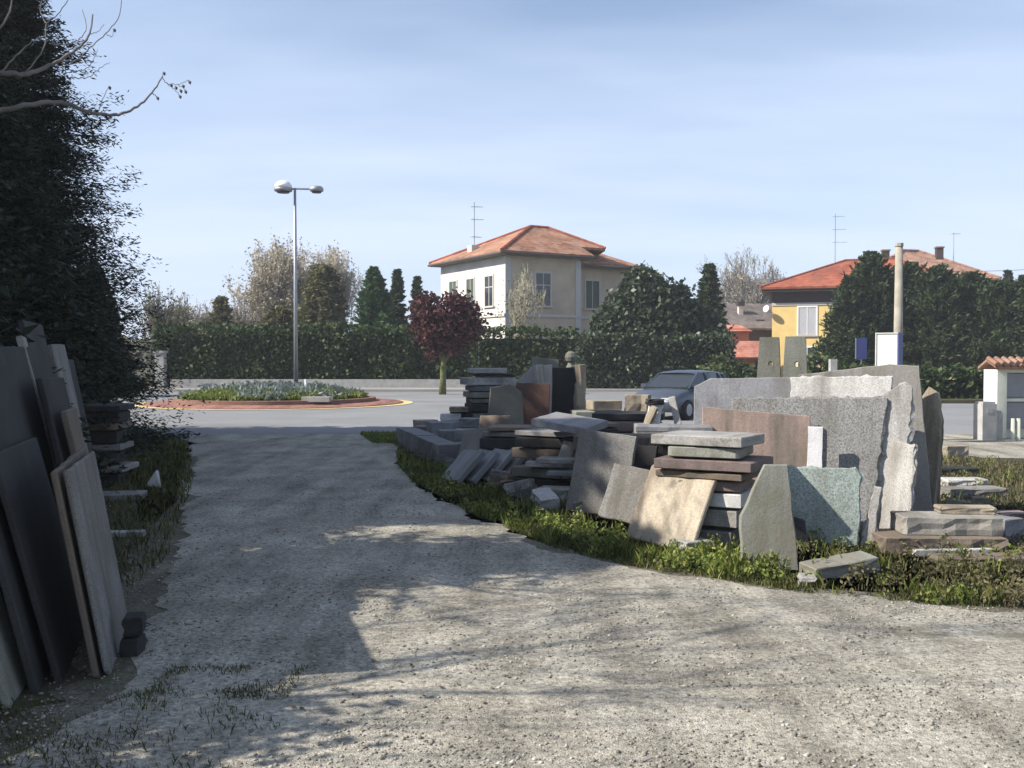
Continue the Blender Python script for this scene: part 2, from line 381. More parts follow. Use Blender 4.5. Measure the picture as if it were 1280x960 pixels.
# ---------------------------------------------------------------- ground
def ground_mat(name, stops_, scale_big, cells=None, bumpd=.02, fleck=.35, green=None):
    m, nt, N, L, b = newmat(name)
    tc = N.new('ShaderNodeTexCoord'); v = tc.outputs['Object']
    col = ramp(N, L, noise_n(N, L, v, scale_big, 6, .6), stops_)
    fine = noise_n(N, L, v, 34, 4, .7)
    fl = ramp(N, L, fine, [(.3, 1 - fleck), (.5, 1), (.72, 1 + fleck)])
    col = mixc(N, L, 1.0, col, fl, 'MULTIPLY')
    h = fine
    if cells:
        vo = N.new('ShaderNodeTexVoronoi'); vo.inputs['Scale'].default_value = cells; L.new(v, vo.inputs['Vector'])
        sp = N.new('ShaderNodeSeparateColor'); L.new(vo.outputs['Color'], sp.inputs[0])
        pc = ramp(N, L, sp.outputs[0], [(0, .55), (.5, .95), (.85, 1.2), (1, 1.5)])
        edge = ramp(N, L, vo.outputs['Distance'], [(.25, 1.0), (.75, .55)])
        col = mixc(N, L, .42, col, mixc(N, L, 1.0, col, mixc(N, L, 1.0, pc, edge, 'MULTIPLY'), 'MULTIPLY'))
        tr = ramp(N, L, noise_n(N, L, mapping(N, L, v, (1.0, .35, 1), (0, 0, R(12))), 2.6, 5, .65), [(.34, .72), (.5, 1.0), (.66, 1.12)])
        wt = ramp(N, L, noise_n(N, L, mapping(N, L, v, (1.5, .12, 1), (0, 0, R(14))), 1.6, 4, .6), [(.38, .74), (.52, 1.04), (.7, 1.12)])
        col = mixc(N, L, .75, col, mixc(N, L, 1.0, col, wt, 'MULTIPLY'))
        col = mixc(N, L, 1.0, col, tr, 'MULTIPLY')
        hm = N.new('ShaderNodeMath'); hm.operation = 'SUBTRACT'; hm.inputs[0].default_value = 1; L.new(vo.outputs['Distance'], hm.inputs[1]); h = hm.outputs[0]
        bumpd = bumpd * .6
    if green:
        gf = ramp(N, L, noise_n(N, L, v, green[1], 5, .65), [(green[2], 0), (green[2] + .12, .85)])
        col = mixc(N, L, gf, col, green[0])
    L.new(col, b.inputs['Base Color']); b.inputs['Roughness'].default_value = .95; b.inputs['Specular IOR Level'].default_value = .15
    bump(N, L, h, b, .8, bumpd)
    return m
M['soil'] = ground_mat('soil', [(.3, (.05,.043,.03)), (.55, (.085,.072,.046)), (.75, (.14,.12,.08))], .9, None, .03, .4, ((.05,.07,.022), .9, .50))
M['gravel'] = ground_mat('gravel', [(.28, (.25,.225,.18)), (.5, (.345,.318,.26)), (.72, (.44,.41,.345))], 1.3, 120, .008, .55, ((.15,.14,.085), .55, .60))
M['asphalt'] = ground_mat('asphalt', [(.3, (.19,.19,.19)), (.7, (.25,.25,.25))], .35, None, .004, .15)
M['pave'] = ground_mat('pave', [(.3, (.27,.26,.24)), (.7, (.34,.33,.31))], .5, None, .004, .15)
M['brick_red'] = ground_mat('brick_red', [(.3, (.27,.13,.10)), (.7, (.36,.19,.15))], .8, 9, .006, .2)
M['yellow_paint'] = ground_mat('yellow_paint', [(.3, (.55,.42,.18)), (.7, (.66,.54,.27))], 2, None, .002, .2)
M['kerb_red'] = ground_mat('kerb_red', [(.3, (.20,.11,.08)), (.7, (.27,.16,.12))], 2, None, .004, .2)

def sheet(name, poly, z, mat, jit=0.0, step=.35, kind='structure'):
    pts = []
    n = len(poly)
    for i in range(n):
        a, b = Vector(poly[i]), Vector(poly[(i + 1) % n]); d = (b - a).length
        k = max(1, min(90, int(d / step))) if jit > 0 else 1
        for j in range(k):
            q = a.lerp(b, j / k)
            if jit > 0:
                q = q + Vector((noise.noise((q.x * 1.1, q.y * 1.1, 3)), noise.noise((q.x * 1.1, q.y * 1.1, 9)))) * jit + Vector((noise.noise((q.x * 5, q.y * 5, 13)), noise.noise((q.x * 5, q.y * 5, 19)))) * jit * .45 + Vector((random.uniform(-1, 1), random.uniform(-1, 1))) * jit * .15
            pts.append((q.x, q.y, z))
    mb = MB(); mb.add(pts, [tuple(range(len(pts)))])
    o = mb.build(name, mat); return tag(o, kind=kind)
mb = MB(); mb.add([(-900,-60,0),(900,-60,0),(900,1500,0),(-900,1500,0)], [(0,1,2,3)])
tag(mb.build('ground', M['soil']), kind='structure')
GL = [(-2.1,-6),(-2.0,3.4),(-1.9,4.95),(-2.7,7.9),(-4.2,13.1),(-6.2,19.0),(-8.0,20.9)]
GR = [(-1.9,20.9),(-2.2,19.0),(-1.75,15),(-1.35,13.0),(-.42,10.1),(.38,8.2),(.96,7.5),(1.5,7.08),(1.98,6.72),(2.65,6.4),(3.4,6.25),(6,6.0),(14,5.6),(14,-6)]
DRIVE = GL + GR
M['dirt'] = ground_mat('dirt', [(.3, (.10,.088,.062)), (.55, (.17,.155,.115)), (.75, (.25,.235,.19))], 1.6, 90, .01, .5, ((.075,.085,.035), 1.3, .55))
MARGIN = [(x - .32, y) for x, y in GL] + [(x + .10, y + .22) for x, y in GR[:11]] + GR[11:]
sheet('drive_margin', MARGIN, .004, M['dirt'], .30, .10)
sheet('gravel_drive', DRIVE, .008, M['gravel'], .22, .10)
sheet('gravel_apron', [(5.2,17.0),(7.0,16.0),(11,15.4),(26,15.0),(26,20.8),(4.6,20.8),(4.4,19)], .008, M['gravel'], .25)
sheet('road', [(-140,20.6),(140,20.6),(140,47.5),(-140,47.5)], .004, M['asphalt'])
mb = MB(); mb.prism([(-140,47.5),(10,47.5),(10,52),(-140,52)], 0, .12); tag(mb.build('pavement', M['pave']), kind='structure')
mb = MB(); mb.prism([(10.6,35.2),(140,35.2),(140,52),(10.6,52)], 0, .12); tag(mb.build('verge', M['soil']), kind='structure')
# roundabout
IC = (-8.4, 35.4)
def ring(name, r0, r1, z, mat, n=96):
    mb = MB(); vs = []
    for k in range(n):
        t = 2 * math.pi * k / n; vs += [(IC[0] + r0 * math.cos(t), IC[1] + r0 * math.sin(t), z), (IC[0] + r1 * math.cos(t), IC[1] + r1 * math.sin(t), z)]
    mb.add(vs, [(2*k, 2*k+1, (2*k+3) % (2*n), (2*k+2) % (2*n)) for k in range(n)])
    return tag(mb.build(name, mat), kind='structure')
ring('road_marking', 4.52, 4.86, .018, M['yellow_paint'])
mb = MB(); mb.lathe([(4.5, 0), (4.5, .035), (4.44, .06), (3.5, .10), (.3, .10)], 96, (IC[0], IC[1], 0)); tag(mb.build('roundabout_apron', M['brick_red']), kind='structure')
mb = MB(); mb.lathe([(3.52, .05), (3.52, .22), (3.40, .23), (3.30, .2), (3.29, .1)], 80, (IC[0], IC[1], 0)); tag(mb.build('island_kerb', M['kerb_red']), kind='structure')
mb = MB(); mb.lathe([(3.29, .12), (3.2, .2), (2.2, .38), (1.0, .48), (.1, .5)], 64, (IC[0], IC[1], 0)); tag(mb.build('island_mound', M['soil']), kind='structure')
def mound_z(r): return np.interp(r, [0, 1, 2.2, 3.2], [.5, .48, .38, .2])
# lavender and grass on the island
n = 150; rr = 3.05 * np.sqrt(rng.random(n)); tt = rng.uniform(0, 2 * math.pi, n)
cc = np.stack([IC[0] + rr * np.cos(tt), IC[1] + rr * np.sin(tt), mound_z(rr) + .06], -1)
keep = rng.random(n) < np.clip(1.25 - .28 * rr, .35, 1); cc = cc[keep]
p = (cc[:, None, :] + rng.normal(size=(len(cc), 130, 3)) * (.17, .17, .075)).reshape(-1, 3); p[:, 2] = np.abs(p[:, 2] - .1) + .1
tag(np_mesh('lavender_bed', leaf_quads(p, .07, 3, np.array([[0, 0, 1.0]]), .5), 4, M['lavender']), 'grey green lavender bushes grown together on the roundabout mound', 'lavender', kind='stuff')
n = 9000; rr = 3.2 * np.sqrt(rng.uniform(.25, 1, n)); tt = rng.uniform(0, 2 * math.pi, n)
p = np.stack([IC[0] + rr * np.cos(tt), IC[1] + rr * np.sin(tt), mound_z(rr) + .03 + .10 * rng.random(n)], -1)
tag(np_mesh('island_grass', leaf_quads(p, .07, 2.6, np.array([[0, 0, 1.0]]), .5), 4, M['weed']), 'green grass round the edge of the planted roundabout mound', 'grass', kind='stuff')

# ---------------------------------------------------------------- stone slabs
_sid = [0]
def outline(w, h, shape):
    if shape == 'rect':
        sr = random.Random(int(w * 1000) * 31 + int(h * 1000) + _sid[0] * 7)
        cs = [(-w/2, 0), (w/2, 0), (w/2, h), (-w/2, h)]; out = []
        for i, (x, z) in enumerate(cs):                       # some corners are knocked off
            if sr.random() < .45:
                a, b = Vector(cs[i-1]), Vector(cs[(i+1) % 4]); c = Vector((x, z)); k1, k2 = sr.uniform(.015, .09), sr.uniform(.015, .09)
                p, q = c + (a - c).normalized() * k1 * min(1, w), c + (b - c).normalized() * k2 * min(1, h)
                out += [(p.x, p.y), ((p.x+q.x)/2 + (c.x-(p.x+q.x)/2) * .25, (p.y+q.y)/2 + (c.y-(p.y+q.y)/2) * .25), (q.x, q.y)]
            else: out.append((x + sr.uniform(-.012, .012) * w, z + sr.uniform(-.01, .01) * h))
        return out
    return [(x * w, z * h) for x, z in shape]
def slab_mesh(poly, t, rough=.004, bev=.007, jag=0.0, seedv=1):
    """a stone slab: outline in x,z, thickness along y, with worn arrises and rough broken sides"""
    sr = random.Random(seedv)
    step = .05 if jag > 0 else (.09 if rough > .003 else 9)
    pts = []
    n = len(poly)
    for i in range(n):
        a, b = Vector(poly[i]), Vector(poly[(i + 1) % n]); d = (b - a).length
        k = max(1, min(40, int(d / step))); nr = Vector((b.y - a.y, a.x - b.x)).normalized() if d > 0 else Vector((0, 0))
        for j in range(k):
            q = a.lerp(b, j / k)
            amp = (rough if j else rough * .5) * (1 + (jag / .004 if (jag and abs(b.y - a.y) > abs(b.x - a.x)) else 0))
            pts.append(q + nr * sr.uniform(-1, 1) * amp)
    c = sum(pts, Vector((0, 0))) / len(pts)
    rows = [(-t/2, bev), (-t/2 + bev, 0), (t/2 - bev, 0), (t/2, bev)]
    if jag or rough > .006: rows = [(-t/2, bev), (-t/2 + bev, 0), (-t*.18, 0), (t*.15, 0), (t/2 - bev, 0), (t/2, bev)]
    vs = []; m = len(pts)
    for ri, (y, ins) in enumerate(rows):
        for q in pts:
            d = c - q; l = d.length
            qq = q + d * (ins * 1.4 / l if l > 0 else 0)
            if 1 < ri < len(rows) - 2: qq = qq + Vector((sr.uniform(-1, 1), sr.uniform(-1, 1))) * (rough * .9 + jag * 3)
            vs.append((qq.x, y, qq.y))
    fs = [tuple(range(m)), tuple((len(rows) - 1) * m + i for i in reversed(range(m)))]
    for r_ in range(len(rows) - 1):
        for i in range(m):
            j = (i + 1) % m; fs.append((r_ * m + j, r_ * m + i, (r_ + 1) * m + i, (r_ + 1) * m + j))
    me = bpy.data.meshes.new('slab'); me.from_pydata(vs, [], fs); me.update(); return me
def lean(label, mat, px, py, w, h, t, rz=0, tilt=12, shape='rect', roll=0, rough=.004, jag=0.0, name='stone_slab', cat='stone slab', group=None, at=None, z=0.0):
    """a slab standing on edge on the ground (or on something at height z), leaning back"""
    _sid[0] += 1
    me = slab_mesh(outline(w, h, shape), t, rough, .007, jag, _sid[0])
    o = link(name, me, STONE[mat])
    g = Vector((at[0], at[1], z)) if at else G(px, py, z)
    m = Matrix.Translation(g) @ Matrix.Rotation(R(rz), 4, 'Z') @ Matrix.Rotation(R(-tilt), 4, 'X') @ Matrix.Rotation(R(roll), 4, 'Y')
    low = min((m @ v.co).z for v in me.vertices)
    m = Matrix.Translation((0, 0, z - low - .012)) @ m
    o.matrix_world = m; o.location, o.rotation_euler = m.to_translation(), m.to_euler()
    return tag(o, label, cat, group)
def flat(label, mat, x, y, z, l, w, t, rz=0, tx=0, ty=0, rough=.006, shape='rect', name='stone_slab', cat='stone slab', group=None, jag=0.0):
    """a slab lying: centre x,y, underside at z"""
    _sid[0] += 1
    poly = [(px_, pz - w/2 if shape == 'rect' else pz) for px_, pz in (outline(l, w, shape))]
    me = slab_mesh(poly, t, rough, min(.007, t * .2), jag, _sid[0])
    o = link(name, me, STONE[mat])
    m = Matrix.Translation((x, y, z + t/2)) @ Matrix.Rotation(R(rz), 4, 'Z') @ Matrix.Rotation(R(tx), 4, 'X') @ Matrix.Rotation(R(ty), 4, 'Y') @ Matrix.Rotation(R(-90), 4, 'X')
    low = min((m @ v.co).z for v in me.vertices)
    if tx or ty: m = Matrix.Translation((0, 0, z - low)) @ m
    o.location, o.rotation_euler = m.to_translation(), m.to_euler()
    return tag(o, label, cat, group)
ORD = ['top', 'second from the top', 'third from the top', 'fourth from the top', 'fifth from the top', 'sixth from the top', 'seventh from the top', 'eighth from the top', 'ninth from the top', 'tenth from the top', 'eleventh from the top', 'twelfth from the top', 'thirteenth from the top']
def stack(where, x, y, rz, rows, group, z=0.0, name='stone_slab'):
    """rows from the bottom: (material, adjective, length, width, thickness, dx, dy, drot, gap)"""
    n = len(rows)
    for i, (mat, adj, l, w_, t, dx, dy, dr, gap) in enumerate(rows):
        c, s_ = math.cos(R(rz)), math.sin(R(rz))
        k = n - 1 - i
        pos = ORD[k] if k < n - 1 or n == 1 else 'bottom one'
        z += gap
        flat(f'{adj} slab lying flat, {pos} in {where}', mat, x + dx * c - dy * s_, y + dx * s_ + dy * c, z, l, w_, t, rz + dr, group=group, name=name)
        z += t
    return z

# ---------------------------------------------------------------- air
mb = MB(); mb.box((-960, -75, -1), (960, 1560, 13.5)); hz = mb.build('haze', None)
m = bpy.data.materials.new('haze'); m.use_nodes = True; nt = m.node_tree; nt.nodes.remove(nt.nodes['Principled BSDF'])
pv = nt.nodes.new('ShaderNodeVolumePrincipled'); pv.inputs['Color'].default_value = (.93, .95, 1, 1); pv.inputs['Density'].default_value = .0009; pv.inputs['Anisotropy'].default_value = .2
nt.links.new(pv.outputs[0], nt.nodes['Material Output'].inputs['Volume']); hz.data.materials.append(m); tag(hz, 'thin pale haze lying over the whole place', 'haze', kind='stuff')
# ================================================================ right hand stone yard
GS = 'stone slabs set out beside the gravel drive'
# --- foremost row, leaning or standing
lean('grey five sided slab with cut shoulder standing foremost in the weeds', 'lichen_stone', 961, 712, .43, .80, .07, -4, 9, [(-.5,0),(.5,0),(.44,.45),(.32,1),(-.08,1),(-.5,.5)], 1.0, rough=.006, group=GS)
lean('speckled pale green slab with broken right edge behind the five sided slab', 'green_serpentine', 1030, 683, .62, .66, .04, -14, 12, [(-.5,0),(.44,0),(.5,.9),(.42,1),(-.5,1)], 0, jag=.006, group=GS)
lean('large grey speckled slab with ragged right edge, biggest in the yard', 'terrazzo', 1010, 0, 1.40, 1.25, .06, -20, 13, [(-.5,0),(.40,0),(.5,1),(-.5,.985)], 0, jag=.008, group=GS, at=(2.70,9.12))
lean('broad pinkish brown slab leaning left of the large speckled slab', 'pink_granite', 948, 668, 1.0, 1.17, .06, -10, 12, [(-.5,0),(.5,0),(.49,.93),(-.49,1)], 0, group=GS, at=(2.24,9.08))
lean('narrow white offcut upright between pink slab and speckled slab', 'white_marble', 1015, 672, .13, 1.0, .05, -16, 11, 'rect', 1, group=GS, at=(2.69,8.86))
lean('white slab rising behind the large speckled slab', 'granite_white', 1046, 664, .95, 1.45, .05, -24, 13, [(-.5,0),(.5,0),(.48,1),(-.5,.99)], 0, jag=.007, group=GS, at=(3.06,9.33))
lean('blue grey slab rising behind the pinkish brown slab', 'blue_pale', 945, 660, 1.0, 1.45, .05, -14, 12, [(-.5,0),(.5,0),(.5,1.0),(-.34,.99),(-.5,.93)], 0, group=GS, at=(2.26,9.66))
lean('white slab with ragged right edge right of the large speckled slab', 'granite_white', 1098, 664, .30, 1.40, .07, -24, 12, [(-.5,0),(.3,0),(.5,.97),(.3,1),(-.5,.9)], 0, jag=.012, group=GS, at=(3.42,8.92))
lean('tall beige grey slab under the white sign box, back of its row', 'concrete', 1098, 650, 1.25, 1.57, .09, -14, 12, [(-.5,0),(.5,0),(.42,.99),(.2,1.0),(-.5,.93)], 0, group=GS, at=(3.46,9.72))
lean('small pale splinter of slab leaning at the speckled slab foot', 'granite_pale', 1086, 684, .14, .52, .04, -20, 10, [(-.5,0),(.2,0),(.5,.97),(.1,1)], 3, jag=.005, group=GS)
lean('thin pale slab seen edge on beside the ragged white slab', 'granite_pale', 1112, 682, .34, .88, .05, -66, 8, [(-.5,0),(.5,0),(.4,.95),(-.4,1)], 0, jag=.006, group=GS, at=(3.36,8.72))
lean('brown weathered slab with rounded top at the right end of its row', 'beige_stone', 1160, 636, .22, 1.32, .08, -40, 9, [(-.5,0),(.5,0),(.5,.75),(.3,.96),(-.1,1),(-.5,.9)], 0, rough=.012, group=GS, at=(4.14,9.95))
lean('rusty brown slab with rough edge leaning behind the rounded brown slab', 'brown_stone', 1170, 626, .22, 1.22, .06, -40, 10, [(-.5,0),(.5,0),(.42,.8),(.1,1),(-.4,.95)], 0, rough=.012, group=GS, at=(4.28,10.2))
lean('dark slab put in for the shadow between concrete slab and brown slab', 'dark_stone', 1140, 640, .50, 1.05, .06, -10, 9, 'rect', 0, group=GS)  # only a cast shadow lies here, drawn as a dark slab
lean('small dark stone wedge behind the five sided slab', 'dark_stone', 995, 686, .22, .27, .12, 10, 8, [(-.5,0),(.5,0),(.3,.8),(-.3,1)], 0, rough=.015, group=GS)
# two holed posts behind
HP = 'pair of tapered concrete slabs with a hole'
def holed(label, px, py_top, Y, w, rz):
    _sid[0] += 1
    o_ = []; hgt = P(px, py_top, Y).z
    mb = MB(); t = .11; ow = [(-w * .95, 0), (w * .95, 0), (w * .5, hgt), (-w * .5, hgt)]
    hz = hgt - .30; hr = .026; n = 12
    hole = [(hr * math.cos(2*math.pi*k/n) + .02, hz + hr * 1.15 * math.sin(2*math.pi*k/n)) for k in range(n)]
    dense = []
    for i in range(4):
        a, b = Vector(ow[i]), Vector(ow[(i+1) % 4])
        dense += [a.lerp(b, j / 3) for j in range(3)]
    dense = sorted(dense, key=lambda q: math.atan2(q.y - hz, q.x - .02))
    hole = sorted(hole, key=lambda q: math.atan2(q[1] - hz, q[0] - .02))
    for s in (-1, 1):
        mb.add([(q.x, s*t/2, q.y) for q in dense] + [(q[0], s*t/2, q[1]) for q in hole],
               [((i+1) % n, i, n + i, n + (i+1) % n) if s > 0 else (i, (i+1) % n, n + (i+1) % n, n + i) for i in range(n)])
    m = 2 * n
    mb.f += [(i, m + i, m + (i+1) % n, (i+1) % n) for i in range(n)] + [(n + i, n + (i+1) % n, m + n + (i+1) % n, m + n + i) for i in range(n)]
    o = mb.build('concrete_post', STONE['concrete_green']); g = P(px, 500, Y)
    o.location = (g.x, Y, -.01); o.rotation_euler = (R(-4), 0, R(rz))
    return tag(o, label, 'concrete post', HP)
holed('left of two tapered grey concrete posts with a hole', 960, 420, 11.2, .21, -20)
holed('right of two tapered grey concrete posts with a hole', 993, 419, 10.7, .21, -20)

# --- the main stack in front
g = 'flat slabs in the front stack by the tan slab'
zt = stack('stack behind tan slab', 1.73, 8.62, -30, [
    ('granite_grey', 'rough mossy grey', .62, .55, .15, -.06, -.02, 3, .0),
    ('granite_pale', 'thick grey', .52, .50, .14, .06, .0, -4, .035),
    ('white_marble', 'white', .56, .50, .115, .05, -.01, 2, .025),
    ('porphyry', 'reddish', .55, .56, .08, .03, .02, 8, .02),
    ('brown_stone', 'ragged dark', .76, .60, .055, .0, .0, -3, .02),
    ('porphyry', 'wide reddish purple', .86, .66, .085, .03, .0, 1, .02),
    ('lichen_stone', 'mossy beige', .62, .56, .085, .0, -.02, 5, .02),
    ('granite_pale', 'broad pale grey', .80, .62, .085, -.02, .0, -2, .012)], g)
flat('thin dark blue slab lying across the back of the front stack', 'blue_gray', 1.5, 9.25, zt - .02, .70, .35, .05, -8, group=GS)
flat('pale stone lump lying in the grass below the front stack', 'granite_pale', G(866,690).x, 8.15, -.02, .26, .2, .13, 20, rough=.02, group=GS)
lean('tan slab with brown streak leaning on the front stack', 'beige_stone', 806, 684, .62, .70, .055, -34, 30, 'rect', 7, group=GS, at=(1.22,8.28))
lean('large grey stained slab leaning left of the tan slab', 'granite_grey', 745, 645, .64, .86, .07, -20, 15, [(-.5,0),(.46,0),(.5,.97),(-.45,1)], 4, group=GS)
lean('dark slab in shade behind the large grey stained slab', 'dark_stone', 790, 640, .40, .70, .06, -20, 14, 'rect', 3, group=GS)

# --- stack behind the grey leaning slab, with the long brown grey top stone
g = 'flat slabs in the stack behind the grey leaning slab'
stack('stack behind grey leaner', 1.12, 11.0, -16, [
    ('dark_stone', 'dark', .72, .6, .14, .0, .0, 2, .0),
    ('brown_stone', 'brown', .70, .6, .12, .05, .0, -3, .02),
    ('dark_stone', 'thick dark', .66, .6, .16, .0, .0, 4, .02),
    ('porphyry', 'purple brown', .74, .6, .10, .03, .0, -2, .02),
    ('brown_stone', 'long brown grey', .84, .55, .155, .02, .0, 0, .02)], g)
g = 'flat slabs in the stack with the tilted blue slab'
z2 = stack('stack under tilted slab', .52, 12.2, -26, [
    ('dark_stone', 'dark', .8, .7, .15, .0, .0, 3, .0),
    ('concrete_green', 'mossy', .75, .7, .11, -.05, .0, -6, .02),
    ('granite_pale', 'pale', .62, .55, .07, .08, -.12, 9, .02),
    ('brown_stone', 'brown', .8, .7, .12, -.02, .03, -3, .02),
    ('dark_stone', 'black', .78, .66, .11, .0, .0, 4, .02),
    ('blue_gray', 'blue grey', .7, .6, .06, -.03, .0, -8, .02)], g)
flat('pale blue slab tilted on top of a stack, its flat face catching light', 'blue_pale', .68, 11.7, z2 + .005, .70, .62, .09, -30, 5, 7, group=GS)
lean('small pale bracket shaped stone beside the tilted blue slab stack', 'granite_pale', 705, 585, .14, .22, .06, -30, 25, 'rect', 8, at=(.60,11.55), z=.42, group=GS)
flat('pale grey ledge stone jutting low from the dark stacks', 'granite_pale', .52, 11.45, .40, .45, .3, .055, -14, group=GS)
flat('pale grey lower ledge stone under the bracket stone', 'blue_gray', .62, 11.35, .27, .42, .3, .05, -10, group=GS)
flat('mossy block in the weeds under the ledge stones', 'lichen_stone', .55, 10.9, -.02, .5, .3, .2, -18, rough=.02, group=GS)

# --- domino slabs fallen sideways
g = 'small slabs fallen sideways like dominoes'
dom = [('blue_gray', 'leftmost rusty', .30), ('blue_pale', 'second from left pale', .34), ('blue_pale', 'middle pale wide', .36), ('granite_grey', 'fourth from left grey', .34), ('blue_gray', 'rightmost dark blue', .32)]
for i, (mt, adj, hh) in enumerate(dom):
    lean(f'{adj} slab of the five fallen sideways beside the grass', mt, 566 + i * 15, 606 - i * 2.0, .50, .52, .075, -62, 46, 'rect', 2 * i - 4, at=(-.80 + .19 * i, 12.75 + .10 * i), group=g)

# --- long kerb stones at the left end
for i, (x, y, l, lab) in enumerate([(-1.18, 15.6, 1.75, 'long blue grey kerb stone lying nearest in its line'), (-1.72, 17.6, 2.0, 'long blue grey kerb stone lying at the road end of its line')]):
    flat(lab, 'blue_gray', x, y, -.02, l, .34, .34, 106, 0, 0, .012, group='kerb stones lying in line by the grass')
# --- pile of blocks behind the kerb stones
g = 'rough blocks heaped behind the kerb stones'
blocks = [(-.55,15.6,0,.7,.45,.28,-10,'blue_gray','wide blue grey block low at the front of the heap'),
 (-.60,16.0,.28,.62,.42,.18,-4,'blue_pale','pale topped block above the wide front block'),
 (-.98,16.7,0,.5,.4,.40,12,'blue_gray','square blue block behind the front block'),
 (-.50,16.8,0,.6,.5,.42,-14,'dark_stone','dark block under the upright pale block'),
 (-.28,16.6,.42,.22,.2,.16,8,'granite_white','small white cube block on the dark block'),
 (-.66,17.0,.42,.42,.3,.16,-20,'blue_gray','narrow blue block lying next to the white cube'),
 (-1.22,17.9,0,.55,.45,.46,18,'blue_gray','tall blue block near the road side'),
 (-1.60,18.6,0,.4,.4,.34,-14,'porphyry','pinkish block at the far left end of the heap'),
 (-1.66,19.1,.0,.42,.3,.42,24,'granite_pale','pale block closest to the roundabout'),
 (-1.12,18.2,.46,.36,.24,.13,6,'white_marble','white capped block on the tall blue block'),
 (-.86,18.4,0,.5,.45,.62,-8,'dark_stone','dark upright block below the tall slab stack'),
 (-.92,18.3,.62,.45,.35,.09,10,'beige_stone','beige flat stone on the dark upright block'),
 (-.78,18.6,.71,.16,.16,.22,0,'beige_stone','little beige post stone beside the tall slab stack'),
 (-.25,15.9,0,.5,.5,.5,-22,'dark_stone','dark block in the shadow under the green slab')]
for x, y, z, l, w_, t, rz, mt, lab in blocks:
    flat(lab, mt, x, y, z, l, w_, t, rz, 0, 0, .012, group=g, name='stone_block', cat='stone block')
# --- tall stack, sunlit left ends put in as white and pale stone
g = 'flat slabs in the tall stack nearest the plum tree'
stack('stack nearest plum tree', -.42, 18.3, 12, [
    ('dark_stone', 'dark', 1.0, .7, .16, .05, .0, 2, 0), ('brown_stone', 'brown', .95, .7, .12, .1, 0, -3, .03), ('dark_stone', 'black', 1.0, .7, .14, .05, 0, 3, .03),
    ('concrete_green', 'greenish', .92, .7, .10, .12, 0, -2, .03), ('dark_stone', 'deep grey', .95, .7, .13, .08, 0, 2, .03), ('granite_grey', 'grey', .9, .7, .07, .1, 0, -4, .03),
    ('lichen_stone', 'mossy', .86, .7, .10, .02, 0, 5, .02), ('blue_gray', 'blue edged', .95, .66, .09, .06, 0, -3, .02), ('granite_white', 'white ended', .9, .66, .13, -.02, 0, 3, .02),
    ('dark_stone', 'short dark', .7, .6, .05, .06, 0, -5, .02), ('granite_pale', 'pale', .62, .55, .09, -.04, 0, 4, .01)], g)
# --- leaning slabs in the middle distance
lean('greenish grey slab leaning in front of the red slab', 'green_gray', 622, 566, .66, 1.22, .07, 16, 10, [(-.5,0),(.5,0),(.42,.9),(.1,1),(-.34,.94)], 3, at=(-.12,15.1), group=GS)
lean('red brown slab of mottled tone in the middle of the yard', 'red_stone', 658, 560, .62, 1.22, .06, -6, 9, [(-.5,0),(.5,0),(.46,1),(-.4,1)], 2, at=(.25,15.5), group=GS)  # tone varies at random, no separate patch
lean('tall pale slab behind the red brown slab', 'granite_white', 668, 560, .58, 1.52, .06, -8, 8, [(-.5,0),(.5,0),(.5,1),(-.1,.97),(-.5,.82)], 0, at=(.34,16.1), group=GS)
lean('grey slab top showing behind the tall pale slab', 'concrete_green', 680, 560, .52, 1.64, .06, 4, 6, [(-.5,0),(.5,0),(.48,.97),(-.4,1)], 0, at=(.55,16.6), group=GS)
lean('pale slab seen edge on at the right of the red brown slab', 'granite_pale', 686, 560, .50, 1.52, .06, 74, 7, 'rect', 0, at=(.60,16.0), group=GS)
lean('dark slab in shade right of the edge on pale slab', 'dark_stone', 706, 560, .46, 1.46, .05, 6, 6, 'rect', 0, at=(.88,16.3), group=GS)  # matte dark stone all over
# carved upright and round stone
o = MB().tube([(0,0,-.01),(.01,0,.5),(-.02,0,.95),(.03,0,1.25),(.02,0,1.5)], [.13,.12,.10,.085,.10], 9).tube([(.0,-.02,.55),(-.07,-.06,.85),(-.06,-.03,1.2)], [.05,.05,.04], 7).build('stone_figure', STONE['beige_stone'])
o.location = (1.16, 16.2, 0); o.rotation_euler = (0, R(-3), R(20)); tag(o, 'slim pale carved stone upright with a split lower half', 'carved stone')
mb = MB(); mb.lathe([(.04,-.10),(.085,-.065),(.105,0),(.085,.065),(.04,.10)], 12)
mb.lathe([(.09,-1.62),(.08,-.16),(.06,-.13),(.05,-.09)], 8)
o = mb.build('ball_finial', STONE['lichen_stone']); o.location = (1.0, 16.9, 1.62); tag(o, 'pale stone ball finial on a dark post before the hedge', 'finial')
# mid field: low stacks and blocks between red slab and car
g = 'low slab stacks in front of the car'
stack('low stack before the car', 1.62, 14.2, -6, [('dark_stone', 'black', 1.1, .8, .2, 0, 0, 0, 0), ('brown_stone', 'brown', 1.05, .8, .16, .02, 0, 3, .02), ('dark_stone', 'dark', 1.1, .8, .16, 0, 0, -3, .02), ('porphyry', 'purple', 1.0, .8, .14, 0, 0, 2, .02), ('dark_stone', 'dark grey', 1.0, .75, .09, .05, 0, -4, .02)], g)
stack('low stack by the carved upright', 1.35, 15.6, 8, [('granite_grey', 'thick grey', .9, .7, .28, 0, 0, 0, 0), ('concrete', 'grey concrete', .85, .7, .26, 0, 0, 4, .02), ('lichen_stone', 'mossy', .8, .6, .2, .0, 0, -4, .02), ('beige_stone', 'narrow beige', .5, .3, .14, .1, 0, 10, .02)], g)
flat('beige rounded block standing on stones left of the car', 'beige_stone', 1.95, 15.4, .62, .36, .3, .42, -16, rough=.03, name='stone_block', cat='stone block')
